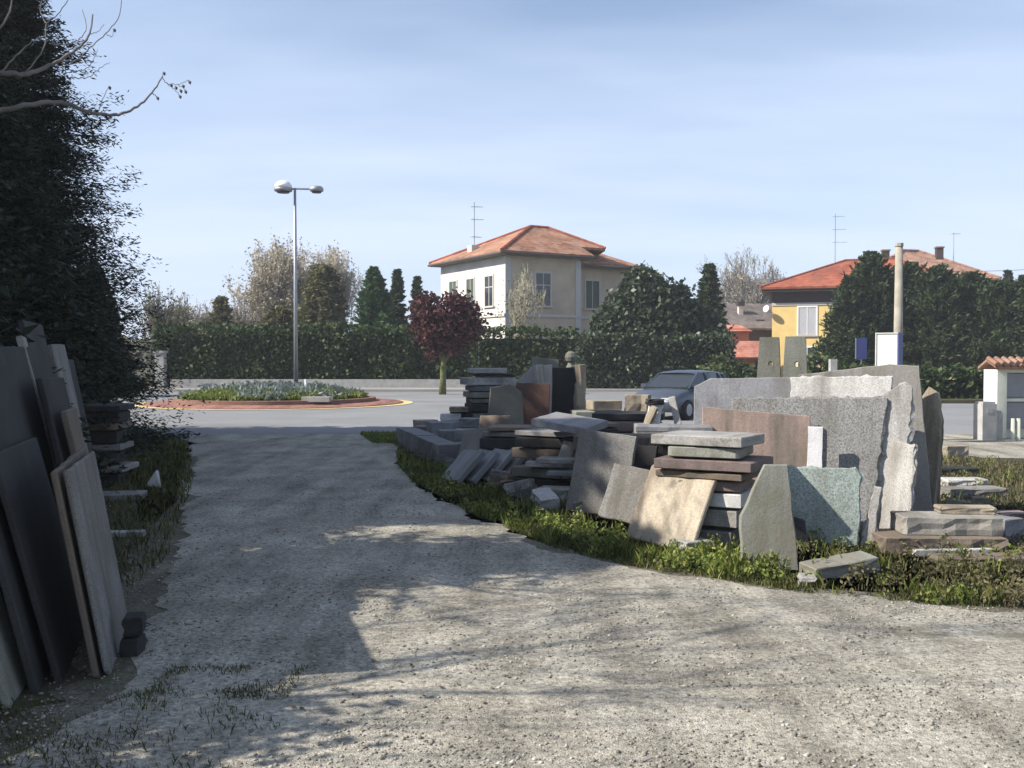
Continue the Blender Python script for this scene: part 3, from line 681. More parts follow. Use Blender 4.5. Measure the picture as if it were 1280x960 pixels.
flat('thick grey block under the beige rounded block', 'granite_grey', 1.95, 15.4, 0, .6, .5, .62, -10, rough=.012, name='stone_block', cat='stone block')
flat('black wide slab bed under the broken white stones', 'dark_stone', 1.95, 12.4, 0, .9, .7, .66, -8, rough=.01, name='stone_block', cat='stone block')
flat('grey flat stone carrying the broken white stones', 'granite_grey', 2.0, 12.3, .66, .95, .6, .12, -4, group=GS)
lean('broken white stone propped in front of the car', 'white_marble', 818, 525, .17, .27, .07, -10, 16, [(-.5,0),(.3,0),(.5,1),(-.5,.9)], 4, at=(1.74,12.15), z=.78, rough=.012, group=GS)
lean('slanted beige splinter beside the broken white stone', 'beige_stone', 808, 525, .08, .25, .06, -30, 10, 'rect', 22, at=(1.64,12.1), z=.78, rough=.012, group=GS)
flat('dark cap stone on the broken white stone', 'dark_stone', 1.75, 12.2, 1.035, .2, .14, .07, 10, rough=.015, name='stone_block', cat='stone block')
lean('thin white strip of stone leaning in front of the car', 'granite_white', 848, 525, .085, .36, .05, -15, 8, 'rect', -14, at=(2.04,12.2), z=.78, group=GS)
flat('dark low step slab at the front of the car yard', 'blue_gray', 1.95, 10.6, .72, .85, .4, .07, -4, group=GS)
flat('dark thick base block under the low step slab', 'dark_stone', 1.95, 10.7, 0, .9, .5, .72, -4, rough=.01, name='stone_block', cat='stone block')
# --- right side low blocks
g = 'low blocks and offcuts right of the slab row'
flat('long brown grey block, upper of two stacked at the right', 'concrete', 3.66, 8.36, .135, .80, .36, .15, -4, rough=.012, group=g, name='stone_block', cat='stone block')
flat('long brown grey block, lower of two stacked at the right', 'brown_stone', 3.55, 8.30, -.01, 1.0, .44, .145, -3, rough=.012, group=g, name='stone_block', cat='stone block')
flat('pale thin offcut on top of the two stacked blocks', 'beige_stone', 3.86, 8.44, .285, .46, .18, .06, -6, rough=.012, group=g)
flat('narrow white strip lying in the weeds before the stacked blocks', 'granite_white', 3.52, 7.90, .03, .66, .06, .05, 5, rough=.006, group=g)
flat('grey offcut in weeds beneath the narrow white strip', 'brown_stone', 3.75, 7.74, -.02, .9, .24, .08, 3, rough=.015, group=g)
flat('wedge shaped grey green slab sunk in grass nearest the gravel', 'lichen_stone', 2.42, 7.32, -.03, .52, .22, .11, 14, 3, -7, .012, group=g)
flat('bluish boulder at the right end of the stacked blocks', 'blue_gray', 4.30, 8.75, -.02, .28, .26, .22, 30, rough=.04, group=g, name='stone_block', cat='stone block')
for i, (px, py, l, t, mt, lab) in enumerate([(1196, 588, .5, .11, 'dark_stone', 'dark offcut in grass, farthest of three right of brown slab'), (1204, 602, .52, .10, 'granite_white', 'white edged offcut in grass, middle of three right of brown slab'), (1216, 614, .72, .10, 'granite_grey', 'grey offcut in grass, nearest of three right of brown slab'), (1190, 566, .4, .2, 'beige_stone', 'beige block beside the gravel behind the brown slab')]):
    q = G(px, py + 6); flat(lab, mt, q.x, q.y, 0, l, .3, t, -4 + 5 * i, rough=.012, group=g)
for i, (px, py, s, lab) in enumerate([(1262, 655, .2, 'rough reddish rubble stone at the right in weeds'), (1248, 676, .16, 'small grey rubble stone before the bluish boulder'), (1010, 730, .12, 'flat pale pebble stone at the gravel edge'), (1228, 640, .14, 'brown rubble stone beside the stacked blocks')]):
    q = G(px, py); flat(lab, ['porphyry', 'granite_grey', 'granite_pale', 'brown_stone'][i], q.x, q.y, -.02, s * 1.4, s, s * .7, 40 * i, rough=.03, name='rubble_stone', cat='stone')

# ================================================================ left hand slab row (in the shade, partly put into dark stone)
GL_ = 'slabs leaning in the shaded row left of the drive'
def lrow(lab, mt, x, y, l, h, t, tilt=13, rz=107, shape='rect', roll=0, **k):
    return lean(lab, mt, 0, 0, l, h, t * .68, rz, tilt, shape, roll, at=(x, y), group=GL_, **k)
lrow('dark slab added to fill the shaded gap left of the double slab', 'dark_stone', -2.92, 6.6, 1.5, 1.72, .06, 12)  # added dark slab, stands in for shade between the slabs
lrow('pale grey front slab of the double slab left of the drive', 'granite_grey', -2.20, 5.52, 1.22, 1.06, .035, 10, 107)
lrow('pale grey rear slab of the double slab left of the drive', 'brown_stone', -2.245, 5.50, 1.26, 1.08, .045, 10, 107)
lrow('brown grey slab darkened as shade just behind the double slab', 'dark_stone', -2.40, 5.42, 1.2, 1.18, .05, 14)
lrow('tall dark slab added as the shaded void behind the double slab', 'dark_stone', -2.47, 5.35, 1.35, 1.62, .06, 13)  # fills a shaded void and shapes the shadow edge on the gravel
lrow('tall black slab added as shade farthest back behind the double slab', 'dark_stone', -2.62, 5.3, 1.3, 1.68, .06, 12)
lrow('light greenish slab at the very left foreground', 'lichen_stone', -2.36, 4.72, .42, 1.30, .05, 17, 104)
lrow('green slab darkened as shade behind the light greenish foreground slab', 'dark_stone', -2.45, 4.80, .5, 1.38, .06, 16, 104)
lrow('thin pale slab darkened as shade behind the foreground greenish slabs', 'dark_stone', -2.62, 4.85, .5, 1.45, .05, 15, 104)
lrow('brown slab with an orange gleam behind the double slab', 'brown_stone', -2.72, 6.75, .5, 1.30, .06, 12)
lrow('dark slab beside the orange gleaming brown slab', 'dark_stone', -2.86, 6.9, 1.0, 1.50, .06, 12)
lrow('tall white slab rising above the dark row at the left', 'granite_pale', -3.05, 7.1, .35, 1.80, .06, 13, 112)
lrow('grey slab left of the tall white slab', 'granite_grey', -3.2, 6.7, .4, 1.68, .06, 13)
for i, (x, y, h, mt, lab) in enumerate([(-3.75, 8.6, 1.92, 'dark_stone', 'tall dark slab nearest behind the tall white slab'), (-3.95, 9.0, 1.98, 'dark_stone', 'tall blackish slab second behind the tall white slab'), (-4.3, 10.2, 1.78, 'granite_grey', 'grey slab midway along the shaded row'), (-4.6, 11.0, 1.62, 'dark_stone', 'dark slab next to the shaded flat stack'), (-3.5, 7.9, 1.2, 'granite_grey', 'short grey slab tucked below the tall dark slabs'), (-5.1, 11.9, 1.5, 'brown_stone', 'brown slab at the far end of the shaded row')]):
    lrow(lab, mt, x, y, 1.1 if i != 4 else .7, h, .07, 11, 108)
g = 'flat slabs in the shaded stack by the left verge'
stack('shaded stack by left verge', -5.55, 12.9, 8, [('dark_stone', 'dark', .95, .7, .12, 0, 0, 2, 0), ('granite_pale', 'pale wide', 1.05, .7, .07, .05, 0, -3, .03), ('dark_stone', 'black', .9, .7, .15, 0, 0, 3, .03), ('granite_grey', 'grey edged', 1.0, .7, .07, .04, 0, -2, .03), ('dark_stone', 'thick dark', .92, .7, .14, 0, 0, 2, .02), ('brown_stone', 'brown', .98, .7, .08, 0, 0, -4, .03), ('dark_stone', 'deep grey', .95, .7, .12, .02, 0, 2, .02), ('dark_stone', 'broad black', 1.05, .75, .07, .03, 0, -2, .02)], g)
flat('flat slab on the grass before the shaded stack', 'granite_grey', -4.5, 11.3, .0, .6, .4, .07, 10, group=g)
lean('small pale stone chip standing by the shaded stack', 'granite_white', 0, 0, .2, .22, .07, -10, 20, [(-.5,0),(.5,0),(.1,1)], 0, at=(-4.45, 12.3), group=g)
flat('pale strip of stone in the shaded verge grass', 'granite_pale', -3.55, 8.9, 0, .5, .12, .05, 4, group=g)
for i, (x, y, z) in enumerate([(-2.05, 5.34, 0), (-2.045, 5.35, .115)]):
    flat(['lower', 'upper'][i] + ' dark wooden looking block at the foot of the double slab', 'dark_stone', x, y, z, .10, .14, .10, 6 + 8 * i, rough=.01, name='support_block', cat='support block', group='support blocks at the double slab')

# more of the heap: stacks and offcuts between the bigger pieces
g = 'flat slabs in the dark stack below the red slab'
stack('dark stack below red slab', .02, 13.7, -10, [('dark_stone', 'black', .9, .7, .13, 0, 0, 0, 0), ('brown_stone', 'brown', .85, .7, .10, .04, 0, 5, .02), ('concrete_green', 'mossy', .8, .65, .09, -.03, 0, -6, .02), ('dark_stone', 'dark', .9, .7, .14, .02, 0, 3, .02), ('granite_grey', 'grey', .7, .6, .06, .0, 0, -9, .02), ('brown_stone', 'thin brown', .8, .6, .05, .06, 0, 6, .02)], g)
g = 'flat slabs in the stack right of the dark stack'
stack('stack right of dark one', .95, 13.4, 6, [('granite_grey', 'grey', .85, .7, .14, 0, 0, 0, 0), ('dark_stone', 'dark', .9, .7, .13, -.03, 0, 6, .02), ('brown_stone', 'brown', .85, .7, .12, .04, 0, -4, .02), ('granite_pale', 'pale', .7, .6, .05, 0, 0, 8, .02), ('dark_stone', 'thick dark', .85, .7, .15, 0, 0, -3, .02), ('porphyry', 'purple', .8, .6, .05, .03, 0, 5, .02)], g)
sr = random.Random(3)
OFF = {'granite_grey': 'rough grey offcut lying among the stone stacks', 'brown_stone': 'rough brown offcut lying among the stone stacks', 'granite_pale': 'rough pale offcut lying among the stone stacks', 'dark_stone': 'rough dark offcut lying among the stone stacks'}
spots = [(-.75,13.6),(-.5,13.9),(-.15,12.9),(.15,12.7),(-.9,14.3),(-1.0,15.0),(-.5,14.6),(.0,12.2),(.1,11.6),(-.1,12.4),(.35,10.5),(.2,11.0),(.75,10.2),(1.45,9.6),(1.35,10.1),(-.3,14.9),(.45,13.0),(1.25,12.9),(1.6,11.6),(4.5,8.1),(4.6,10.2),(5.0,10.6),(5.2,9.6),(4.7,7.6),(5.3,8.3)]
for i, (x, y) in enumerate(spots):
    mt = list(OFF)[i % 4]; l = sr.uniform(.16, .42)
    flat(OFF[mt], mt, x, y, -.02, l, l * sr.uniform(.5, .9), sr.uniform(.06, .17), sr.uniform(0, 180), sr.uniform(-12, 12), sr.uniform(-14, 14), .02, group='offcuts scattered between the stone stacks', name='stone_offcut', cat='stone offcut')
for i, (x, y, h, rz, tl, mt, lab) in enumerate([(-.62,14.2,.62,-40,26,'granite_grey','grey slab slumped left of the greenish grey slab'), (-.30,14.4,.80,-20,20,'brown_stone','brown slab slumped against the greenish grey slab'), (.30,12.9,.66,-50,30,'blue_gray','blue grey slab slumped between the dark stacks'), (1.32,10.5,.78,-24,18,'brown_stone','brown slab propped behind the large grey stained slab'), (1.05,9.6,.55,-34,24,'granite_grey','short grey slab between stained slab and tan slab')]):
    lean(lab, mt, 0, 0, .5, h, .06, rz, tl, 'rect', 3 * i - 5, at=(x, y), group=GS, rough=.008)
# ================================================================ buildings
M['plaster'] = simple('plaster', (.52,.43,.31), .9, var=.16, scale=1.0)
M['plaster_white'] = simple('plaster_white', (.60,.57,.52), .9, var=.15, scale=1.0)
M['trim'] = simple('trim', (.52,.49,.45), .8, var=.06)
M['gutter'] = simple('gutter', (.10,.085,.075), .6, var=.1)
M['eave'] = simple('eave', (.30,.27,.23), .8, var=.1)
M['glass'] = simple('glass', (.03,.035,.04), .12, var=.2, spec=.6)
M['shutter_green'] = simple('shutter_green', (.07,.10,.075), .6, var=.1)
M['shutter_gray'] = simple('shutter_gray', (.45,.45,.46), .6, var=.06)
M['yellow_wall'] = simple('yellow_wall', (.74,.54,.21), .9, var=.08, scale=1.5)
M['orange_wall'] = simple('orange_wall', (.60,.20,.10), .9, var=.08, scale=1.5)
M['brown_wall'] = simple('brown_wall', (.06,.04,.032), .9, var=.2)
M['dark_wood'] = simple('dark_wood', (.05,.038,.03), .8, var=.2)
M['metal'] = simple('metal', (.35,.36,.38), .45, .6, var=.08)
M['antenna'] = simple('antenna', (.30,.31,.33), .5, .5, var=.1)
M['white_paint'] = simple('white_paint', (.82,.82,.80), .5, var=.03)
M['blue_paint'] = simple('blue_paint', (.05,.065,.20), .5, var=.08)
M['cream_paint'] = simple('cream_paint', (.62,.63,.52), .7, var=.08)
M['gray_panel'] = simple('gray_panel', (.24,.245,.26), .6, var=.08)
M['cement'] = simple('cement', (.36,.35,.33), .9, var=.15, scale=5)
M['pole_cement'] = simple('pole_cement', (.34,.31,.25), .9, var=.2, scale=5)
def tilemat(name, cs, course=.38):
    m, nt, N, L, b = newmat(name)
    tc = N.new('ShaderNodeTexCoord'); v = tc.outputs['Object']
    vo = N.new('ShaderNodeTexVoronoi'); vo.inputs['Scale'].default_value = 3.2; L.new(v, vo.inputs['Vector'])
    sp = N.new('ShaderNodeSeparateColor'); L.new(vo.outputs['Color'], sp.inputs[0])
    a = ramp(N, L, sp.outputs[0], [(0, cs[0]), (.4, cs[1]), (.8, cs[2]), (1, cs[3])])
    big = ramp(N, L, noise_n(N, L, v, .55, 5, .6), [(.38, .78), (.62, 1.15)])
    col = mixc(N, L, 1.0, a, big, 'MULTIPLY')
    z = N.new('ShaderNodeSeparateXYZ'); L.new(v, z.inputs[0])
    mm = N.new('ShaderNodeMath'); mm.operation = 'MULTIPLY'; mm.inputs[1].default_value = 1 / (course * .42); L.new(z.outputs['Z'], mm.inputs[0])
    fr = N.new('ShaderNodeMath'); fr.operation = 'FRACT'; L.new(mm.outputs[0], fr.inputs[0])
    gr = ramp(N, L, fr.outputs[0], [(0, .62), (.25, 1), (1, 1.05)])
    col = mixc(N, L, .8, col, mixc(N, L, 1.0, col, gr, 'MULTIPLY'))
    L.new(col, b.inputs['Base Color']); b.inputs['Roughness'].default_value = .9; b.inputs['Specular IOR Level'].default_value = .15
    bump(N, L, fr.outputs[0], b, .6, .04); return m
M['tiles'] = tilemat('tiles', [(.25,.12,.075), (.34,.165,.10), (.40,.225,.145), (.29,.185,.14)])
M['tiles_red'] = tilemat('tiles_red', [(.25,.075,.045), (.31,.095,.055), (.35,.12,.07), (.27,.10,.07)])
M['tiles_brown'] = tilemat('tiles_brown', [(.22,.12,.085), (.30,.17,.12), (.36,.22,.16), (.24,.16,.12)])
M['tiles_gray'] = tilemat('tiles_gray', [(.13,.11,.10), (.16,.135,.12), (.19,.16,.145), (.15,.13,.12)])
M['tiles_pink'] = tilemat('tiles_pink', [(.42,.16,.11), (.48,.20,.14), (.52,.25,.18), (.40,.18,.13)])

def window(e, x, y, z0, z1, wd, nrm, frame_m, pane_m, arched=False, shut=False):
    """window on a wall; nrm = (0,-1) front wall, (-1,0) left wall"""
    t = Matrix.Translation((x, y, 0)) @ (Matrix.Identity(4) if nrm == (0, -1) else Matrix.Rotation(R(-90), 4, 'Z'))
    fr = MB(); b_ = .11
    for a, c in (((-wd/2 - b_, -.05, z0 - .02), (-wd/2, .02, z1)), ((wd/2, -.05, z0 - .02), (wd/2 + b_, .02, z1)), ((-wd/2 - b_, -.05, z1 + .001), (wd/2 + b_, .02, z1 + b_))):
        fr.box(a, c, t)
    if arched:
        pts = [(wd/2 * 1.15 * math.cos(R(a)), -.03, z1 + .1 + wd * .28 * math.sin(R(a))) for a in range(0, 181, 20)]
        fr.tube([t @ Vector(p) for p in pts], .07, 5)
    f = fr.build('window', frame_m, e)
    MB().box((-wd/2, -.016, z0), (wd/2, .015, z1), t).build('shutter' if shut else 'pane', pane_m, f)
    MB().box((-wd/2 - .17, -.11, z0 - .12), (wd/2 + .17, .02, z0 - .021), t).build('sill', M['trim'], f)
    br = MB(); br.box((-.025, -.034, z0), (.025, -.017, z1), t)
    if not shut: br.box((-wd/2, -.033, z0 + (z1 - z0) * .62), (wd/2, -.0165, z0 + (z1 - z0) * .62 + .05), t)
    br.build('glazing_bar', frame_m, f)
    return f
def antenna(e, x, y, z0, h, els, mat=None):
    mb = MB(); mb.tube([(x, y, z0), (x, y, z0 + h)], .028, 5)
    for zz, l, rot in els:
        c, s_ = math.cos(R(rot)), math.sin(R(rot))
        mb.tube([(x - .2 * c, y - .2 * s_, zz), (x + l * c, y + l * s_, zz)], .018, 4)
        for k in range(6):
            d = -.15 + (l + .1) * k / 5; q = .30 - .02 * k
            mb.tube([(x + d * c + q * s_, y + d * s_ - q * c, zz), (x + d * c - q * s_, y + d * s_ + q * c, zz)], .010, 3)
    return mb.build('antenna', M['antenna'], e)

# ---- beige villa
V = empty('villa', (-.37, 58, 0), 'beige two storey villa with hipped orange tile roof and side whitened as sunlit', 'house', R(30))
mb = MB(); mb.box((0, 0, 0), (5.2, 8.5, 7.6)); mb.build('wall', M['plaster'], V)
mb = MB(); mb.box((5.203, 1.3, 0), (9.7, 8.5, 7.25)); mb.build('wing_wall', M['plaster'], V)
mb = MB(); mb.box((-.04, .003, 0), (-.001, 8.5, 7.55)); mb.build('sunlit_side_skin', M['plaster_white'], V)  # paler skin over the same plaster, sunlight put into its colour
mb = MB(); mb.box((-.08, -.06, 4.05), (5.26, -.002, 4.22)); mb.box((-.12, -.06, 4.05), (-.042, 8.5, 4.22))
mb.box((5.262, 1.24, 4.05), (9.7, 1.298, 4.22)); mb.build('string_course', M['trim'], V)
mb = MB(); mb.box((4.86, -.045, 0), (5.24, -.003, 4.04)); mb.box((4.86, -.055, 4.041), (5.24, -.003, 7.5)); mb.build('corner_pilaster', M['trim'], V); mb = MB(); mb.box((-.045, -.055, 0), (.34, -.003, 7.5)); mb.build('corner_pilaster', M['trim'], V)
tb = MB(); tb.tube([(5.36, 1.2, .0), (5.36, 1.2, 7.2)], .06, 7); tb.build('downpipe', M['metal'], V)
EZ = 7.66
def roof_poly(mb, pts, dz=.16):
    n = len(pts); mb.add([(p[0], p[1], p[2]) for p in pts] + [(p[0], p[1], p[2] + dz) for p in pts],
        [tuple(reversed(range(n))), tuple(range(n, 2 * n))] + [(i, (i + 1) % n, n + (i + 1) % n, n + i) for i in range(n)])
A1, A2 = (4.25, 4.25, 9.85), (5.6, 4.25, 9.85); OV = .6
sl_ = (9.85 - EZ) / 4.85
mb = MB()
fl, bl = (-OV, -OV, EZ), (-OV, 9.1, EZ); br_ = (10.45, 9.1, EZ)
mb2 = lambda v: EZ + sl_ * (v + OV)
roof_poly(mb, [fl, (5.85, -OV, EZ), (5.85, .9, mb2(.9)), (7.7, .9 + .0, mb2(.9)), A2, A1])
roof_poly(mb, [bl, fl, A1]); roof_poly(mb, [(7.7, .9, mb2(.9)), br_, A2]); roof_poly(mb, [br_, bl, A1, A2])
rf = mb.build('roof', M['tiles'], V)
mb = MB(); wz = 7.32; sw = sl_ * .92
roof_poly(mb, [(5.3, .55, wz), (10.3, .55, wz), (8.2, 3.4, wz + 2.85 * sw), (5.3, 3.4, wz + 2.85 * sw)])
roof_poly(mb, [(10.3, .55, wz), (10.3, 9.0, wz), (8.2, 3.4, wz + 2.85 * sw)])
mb.build('wing_roof', M['tiles'], V)
mb = MB(); up = .17
for a, b in ((fl, A1), (bl, A1), (A1, A2), (br_, A2), ((7.7, .9, mb2(.9)), A2)):
    mb.tube([(a[0], a[1], a[2] + up), (b[0], b[1], b[2] + up)], .11, 6)
mb.build('ridge_tile', M['tiles_red'], V)
mb = MB(); mb.box((-.55, -.55, 7.601), (5.8, 9.05, 7.655)); mb.build('eave', M['eave'], V)
mb = MB(); mb.box((5.803, .6, 7.25), (10.2, 8.9, 7.31)); mb.build('wing_eave', M['eave'], V)
mb = MB(); mb.tube([(-.66, 9.1, 7.68), (-.66, -.66, 7.68), (5.9, -.66, 7.68)], .075, 6); mb.tube([(5.9, .5, 7.33), (10.35, .5, 7.33)], .07, 6); mb.build('gutter', M['gutter'], V)
window(V, 2.55, 0, 4.75, 6.65, 1.0, (0,-1), M['trim'], M['glass'])
window(V, 2.55, 0, .9, 2.75, 1.1, (0,-1), M['trim'], M['glass'], True)
window(V, 7.0, 1.3, 4.75, 6.45, 1.0, (0,-1), M['trim'], M['shutter_green'], shut=True)
window(V, 7.0, 1.3, 1.0, 2.8, 1.0, (0,-1), M['trim'], M['glass'])
for y in (1.9, 4.3, 6.7):
    window(V, -.042, y, 4.75, 6.5, .95, (-1,0), M['trim'], M['shutter_green'] if y > 4 else M['glass'], shut=y > 4)
    window(V, -.042, y, 1.0, 2.8, .95, (-1,0), M['trim'], M['glass'], True)
antenna(V, .9, 5.6, 8.1, 3.4, [(11.2, .55, -20), (10.4, .6, -15), (9.3, .5, 0)])
o = MB().box((.55, 5.3, 8.0), (1.1, 5.9, 8.75)).build('chimney', M['trim'], V)

# ---- yellow house
Y0 = 75.0
X0 = P(965, 400, Y0).x
V = empty('yellow_house', (X0, Y0, 0), 'bright yellow house with red tile roof and closed grey shutter', 'house', R(-19))
MB().box((0, 0, 0), (13, 9, 6.55)).build('wall', M['yellow_wall'], V)
MB().box((-.02, -.06, 5.55), (13, -.002, 5.75)).build('string_course', M['trim'], V)
MB().box((-.02, -.05, 5.751), (13, -.003, 6.54)).build('eave_shade_band', M['brown_wall'], V)  # shade under the eave put on the wall as a dark band
ez, rz_ = 6.75, 9.05; a, b = (5.2, 4.5, rz_), (8.8, 4.5, rz_)
c = [(-.8, -.8, ez), (13.8, -.8, ez), (13.8, 9.8, ez), (-.8, 9.8, ez)]
mb = MB()
for q in ([c[0], c[1], b, a], [c[1], c[2], b], [c[2], c[3], a, b], [c[3], c[0], a]): roof_poly(mb, q)
rf = mb.build('roof', M['tiles_red'], V)
MB().box((-.7, -.7, 6.56), (13.7, 9.7, 6.74)).build('eave', M['dark_wood'], V)
mb = MB()
for p, q in ((c[0], a), (c[1], b), (a, b), (c[3], a)): mb.tube([(p[0], p[1], p[2] + .17), (q[0], q[1], q[2] + .17)], .1, 6)
mb.build('ridge_tile', M['tiles_red'], V)
window(V, 2.55, 0, 3.35, 5.4, 1.25, (0,-1), M['white_paint'], M['shutter_gray'], shut=True)
window(V, 6.2, 0, 3.35, 5.4, 1.25, (0,-1), M['white_paint'], M['shutter_gray'], shut=True)
window(V, 2.55, 0, .4, 2.4, 1.25, (0,-1), M['white_paint'], M['glass'])
antenna(V, 4.4, 4.2, 8.6, 4.2, [(12.6, .7, 0), (11.6, .8, 5), (10.6, .9, 0)])
mb = MB(); mb.lathe([(.03, 0), (.16, .04), (.27, .10), (.25, .11), (.03, .03)], 14)
o = mb.build('satellite_dish', M['white_paint'], V); o.location = (-.35, -.45, 5.3); o.rotation_euler = (R(75), 0, R(-35))
MB().tube([(-.35, -.4, 5.3), (-.1, -.05, 5.15), (0.05, .1, 5.15)], .03, 5).build('dish_arm', M['antenna'], V)

# ---- brown roofed house further right
Y1 = 88.0
V = empty('brown_roofed_house', (P(1085, 400, Y1).x, Y1, 0), 'house behind the tall conifers with mottled brown tile roof and chimneys', 'house', R(-8))
MB().box((0, 0, 0), (10, 10, 8.2)).build('wall', M['plaster_white'], V)
a, b, ez = (4.0, 4.6, 11.4), (5.6, 5.4, 11.4), 8.35
c = [(-.8, -.8, ez), (10.8, -.8, ez), (10.8, 10.8, ez), (-.8, 10.8, ez)]
mb = MB()
for q in ([c[0], c[1], b, a], [c[1], c[2], b], [c[2], c[3], a, b], [c[3], c[0], a]): roof_poly(mb, q)
rf = mb.build('roof', M['tiles_brown'], V)
mb = MB()
for p, q in ((c[0], a), (c[1], b), (a, b), (c[3], a)): mb.tube([(p[0], p[1], p[2] + .17), (q[0], q[1], q[2] + .17)], .12, 6)
mb.build('ridge_tile', M['tiles_brown'], V)
MB().box((-.7, -.7, 8.201), (10.7, 10.7, 8.34)).build('eave', M['dark_wood'], V)
for (x, y, z) in ((2.0, 2.6, 9.4), (6.9, 3.6, 9.7)):
    ch = MB().box((x - .3, y - .3, z), (x + .3, y + .3, z + 1.9)).build('chimney', M['brown_wall'], V)
    MB().box((x - .38, y - .38, z + 1.903), (x + .38, y + .38, z + 2.02)).build('chimney_cap', M['tiles_brown'], ch)
antenna(V, 8.2, 3.8, 10.0, 3.0, [(12.9, .6, 10)])
window(V, 3, 0, 5, 7, 1.2, (0,-1), M['white_paint'], M['glass']); window(V, 7, 0, 5, 7, 1.2, (0,-1), M['white_paint'], M['glass'])

# ---- grey roofed house left of the yellow one
Y2 = 84.0
V = empty('gray_roofed_house', (P(903, 400, Y2).x, Y2, 0), 'low dark house with grey pitched roof beside the yellow house', 'house', R(6))
MB().box((.6, .6, 0), (6.6, 7.4, 4.1)).build('wall', M['brown_wall'], V)
MB().add([(.603, .62, 4.1), (.603, 7.38, 4.1), (.603, 4, 6.0), (.9, .62, 4.1), (.9, 7.38, 4.1), (.9, 4, 6.0)], [(0, 1, 2), (5, 4, 3), (0, 3, 4, 1), (1, 4, 5, 2), (2, 5, 3, 0)]).build('gable', M['dark_wood'], V)
mb = MB(); roof_poly(mb, [(1.2, -.2, 4.0), (7.2, -.2, 4.0), (7.2, 4, 6.3), (0, 4, 6.3)]); roof_poly(mb, [(0, 4, 6.3), (7.2, 4, 6.3), (7.2, 8.2, 4.0), (1.2, 8.2, 4.0)])
rf = mb.build('roof', M['tiles_gray'], V)
ch = MB().box((2.1, 2.0, 5.0), (2.5, 2.4, 6.15)).build('chimney', M['trim'], V); MB().box((2.0, 1.9, 6.153), (2.6, 2.5, 6.5)).build('chimney_cap', M['dark_wood'], ch)
MB().box((3.3, .95, 4.83), (4.0, 1.25, 4.93)).build('skylight', M['gutter'], V)
window(V, 4.4, .6, 1.0, 2.3, 1.2, (0,-1), M['trim'], M['glass'])
# ---- small orange house with pink tiles
Y3 = 70.0
V = empty('orange_outbuilding', (P(905, 430, Y3).x, Y3, 0), 'small orange walled outbuilding with pinkish tile roofs', 'outbuilding')
MB().box((.2, 1.5, 0), (2.1, 4, 3.75)).build('wall', M['orange_wall'], V)
mb = MB(); roof_poly(mb, [(.0, 1.3, 3.5), (2.3, 1.3, 3.5), (1.7, 2.7, 3.98), (.6, 2.7, 3.98)], .08); mb.build('roof', M['tiles_pink'], V)
MB().box((0.1, .3, 0), (3.3, 1.49, 1.7)).build('porch_wall', M['orange_wall'], V)
mb = MB(); roof_poly(mb, [(-.2, -.2, 1.6), (3.6, -.2, 1.6), (3.4, 1.46, 2.75), (1.2, 1.46, 2.75)], .1); mb.build('porch_roof', M['tiles_pink'], V)
MB().tube([(-.2, -.22, 1.75), (1.2, 1.42, 2.9)], .09, 5).build('ridge_tile', M['tiles_red'], V)
MB().box((2.3, .25, .5), (2.8, .29, 1.4)).build('pane', M['glass'], V)

# ================================================================ street furniture
L0 = (P(370, 480, 36.0).x, 36.0, .44)
e = empty('street_lamp', L0, 'tall grey double armed street lamp standing on the roundabout', 'street lamp')
zt = P(370, 236, 36.0).z - L0[2]
MB().tube([(0, 0, -.06), (0, 0, zt * .5), (0, 0, zt)], [.08, .065, .045], 10).build('pole', M['metal'], e, True)
MB().tube([(-.45, 0, zt - .03), (0, 0, zt), (.62, 0, zt - .01)], .035, 6).build('arm', M['metal'], e)
for s, x, big in ((-1, -.42, 1.25), (1, .78, .95)):
    hd = MB(); hd.lathe([(.02, .1), (.20, .08), (.27, .0), (.25, -.09), (.1, -.10)], 16)
    o = hd.build('lamp_head', M['metal'], e, True); o.location = (x, 0, zt - .0); o.scale = (big, big, 1)
    if s < 0:
        d = MB(); d.lathe([(.26, .02), (.24, .14), (.17, .24), (.08, .29), (.01, .30)], 16, (0, 0, 0)); q = d.build('lamp_dome', M['white_paint'], o, True)
    g_ = MB(); g_.lathe([(.2, -.101), (.17, -.15), (.02, -.17)], 14); g_.build('lamp_glass', M['glass'], o, True)
q = P(391, 474, 35.6)
o = MB().tube([(0, 0, 0), (-.03, 0, .25), (-.05, 0, .5)], [.07, .065, .05], 6).build('marker_post', M['white_paint']); o.location = (q.x, 34.6, .38); tag(o, 'short white marker post among the lavender of the roundabout', 'marker post')
o = MB().box((-.45, -.25, 0), (.45, .25, .16)).build('inspection_cover', M['cement']); o.location = (P(398, 500, 32.9).x, 32.6, .18); tag(o, 'pale square cover set in the grass of the roundabout', 'manhole cover')
# gate pillar at the hedge end
q = P(201, 480, 49.6)
e = empty('gate_pillar', (q.x, 49.6, .12), 'pale stone gate pillar at the left end of the long hedge', 'gate pillar')
MB().box((-.22, -.22, 0), (.22, .22, 1.75)).build('shaft', M['cement'], e); MB().box((-.28, -.28, 1.752), (.28, .28, 1.86)).build('cap', M['cement'], e)
o = MB().box((-.0, 0, 0), (26, .22, .42)).build('low_wall', M['cement']); o.location = (-17.3, 50.35, .12); tag(o, 'low grey wall along the foot of the long hedge', 'wall')

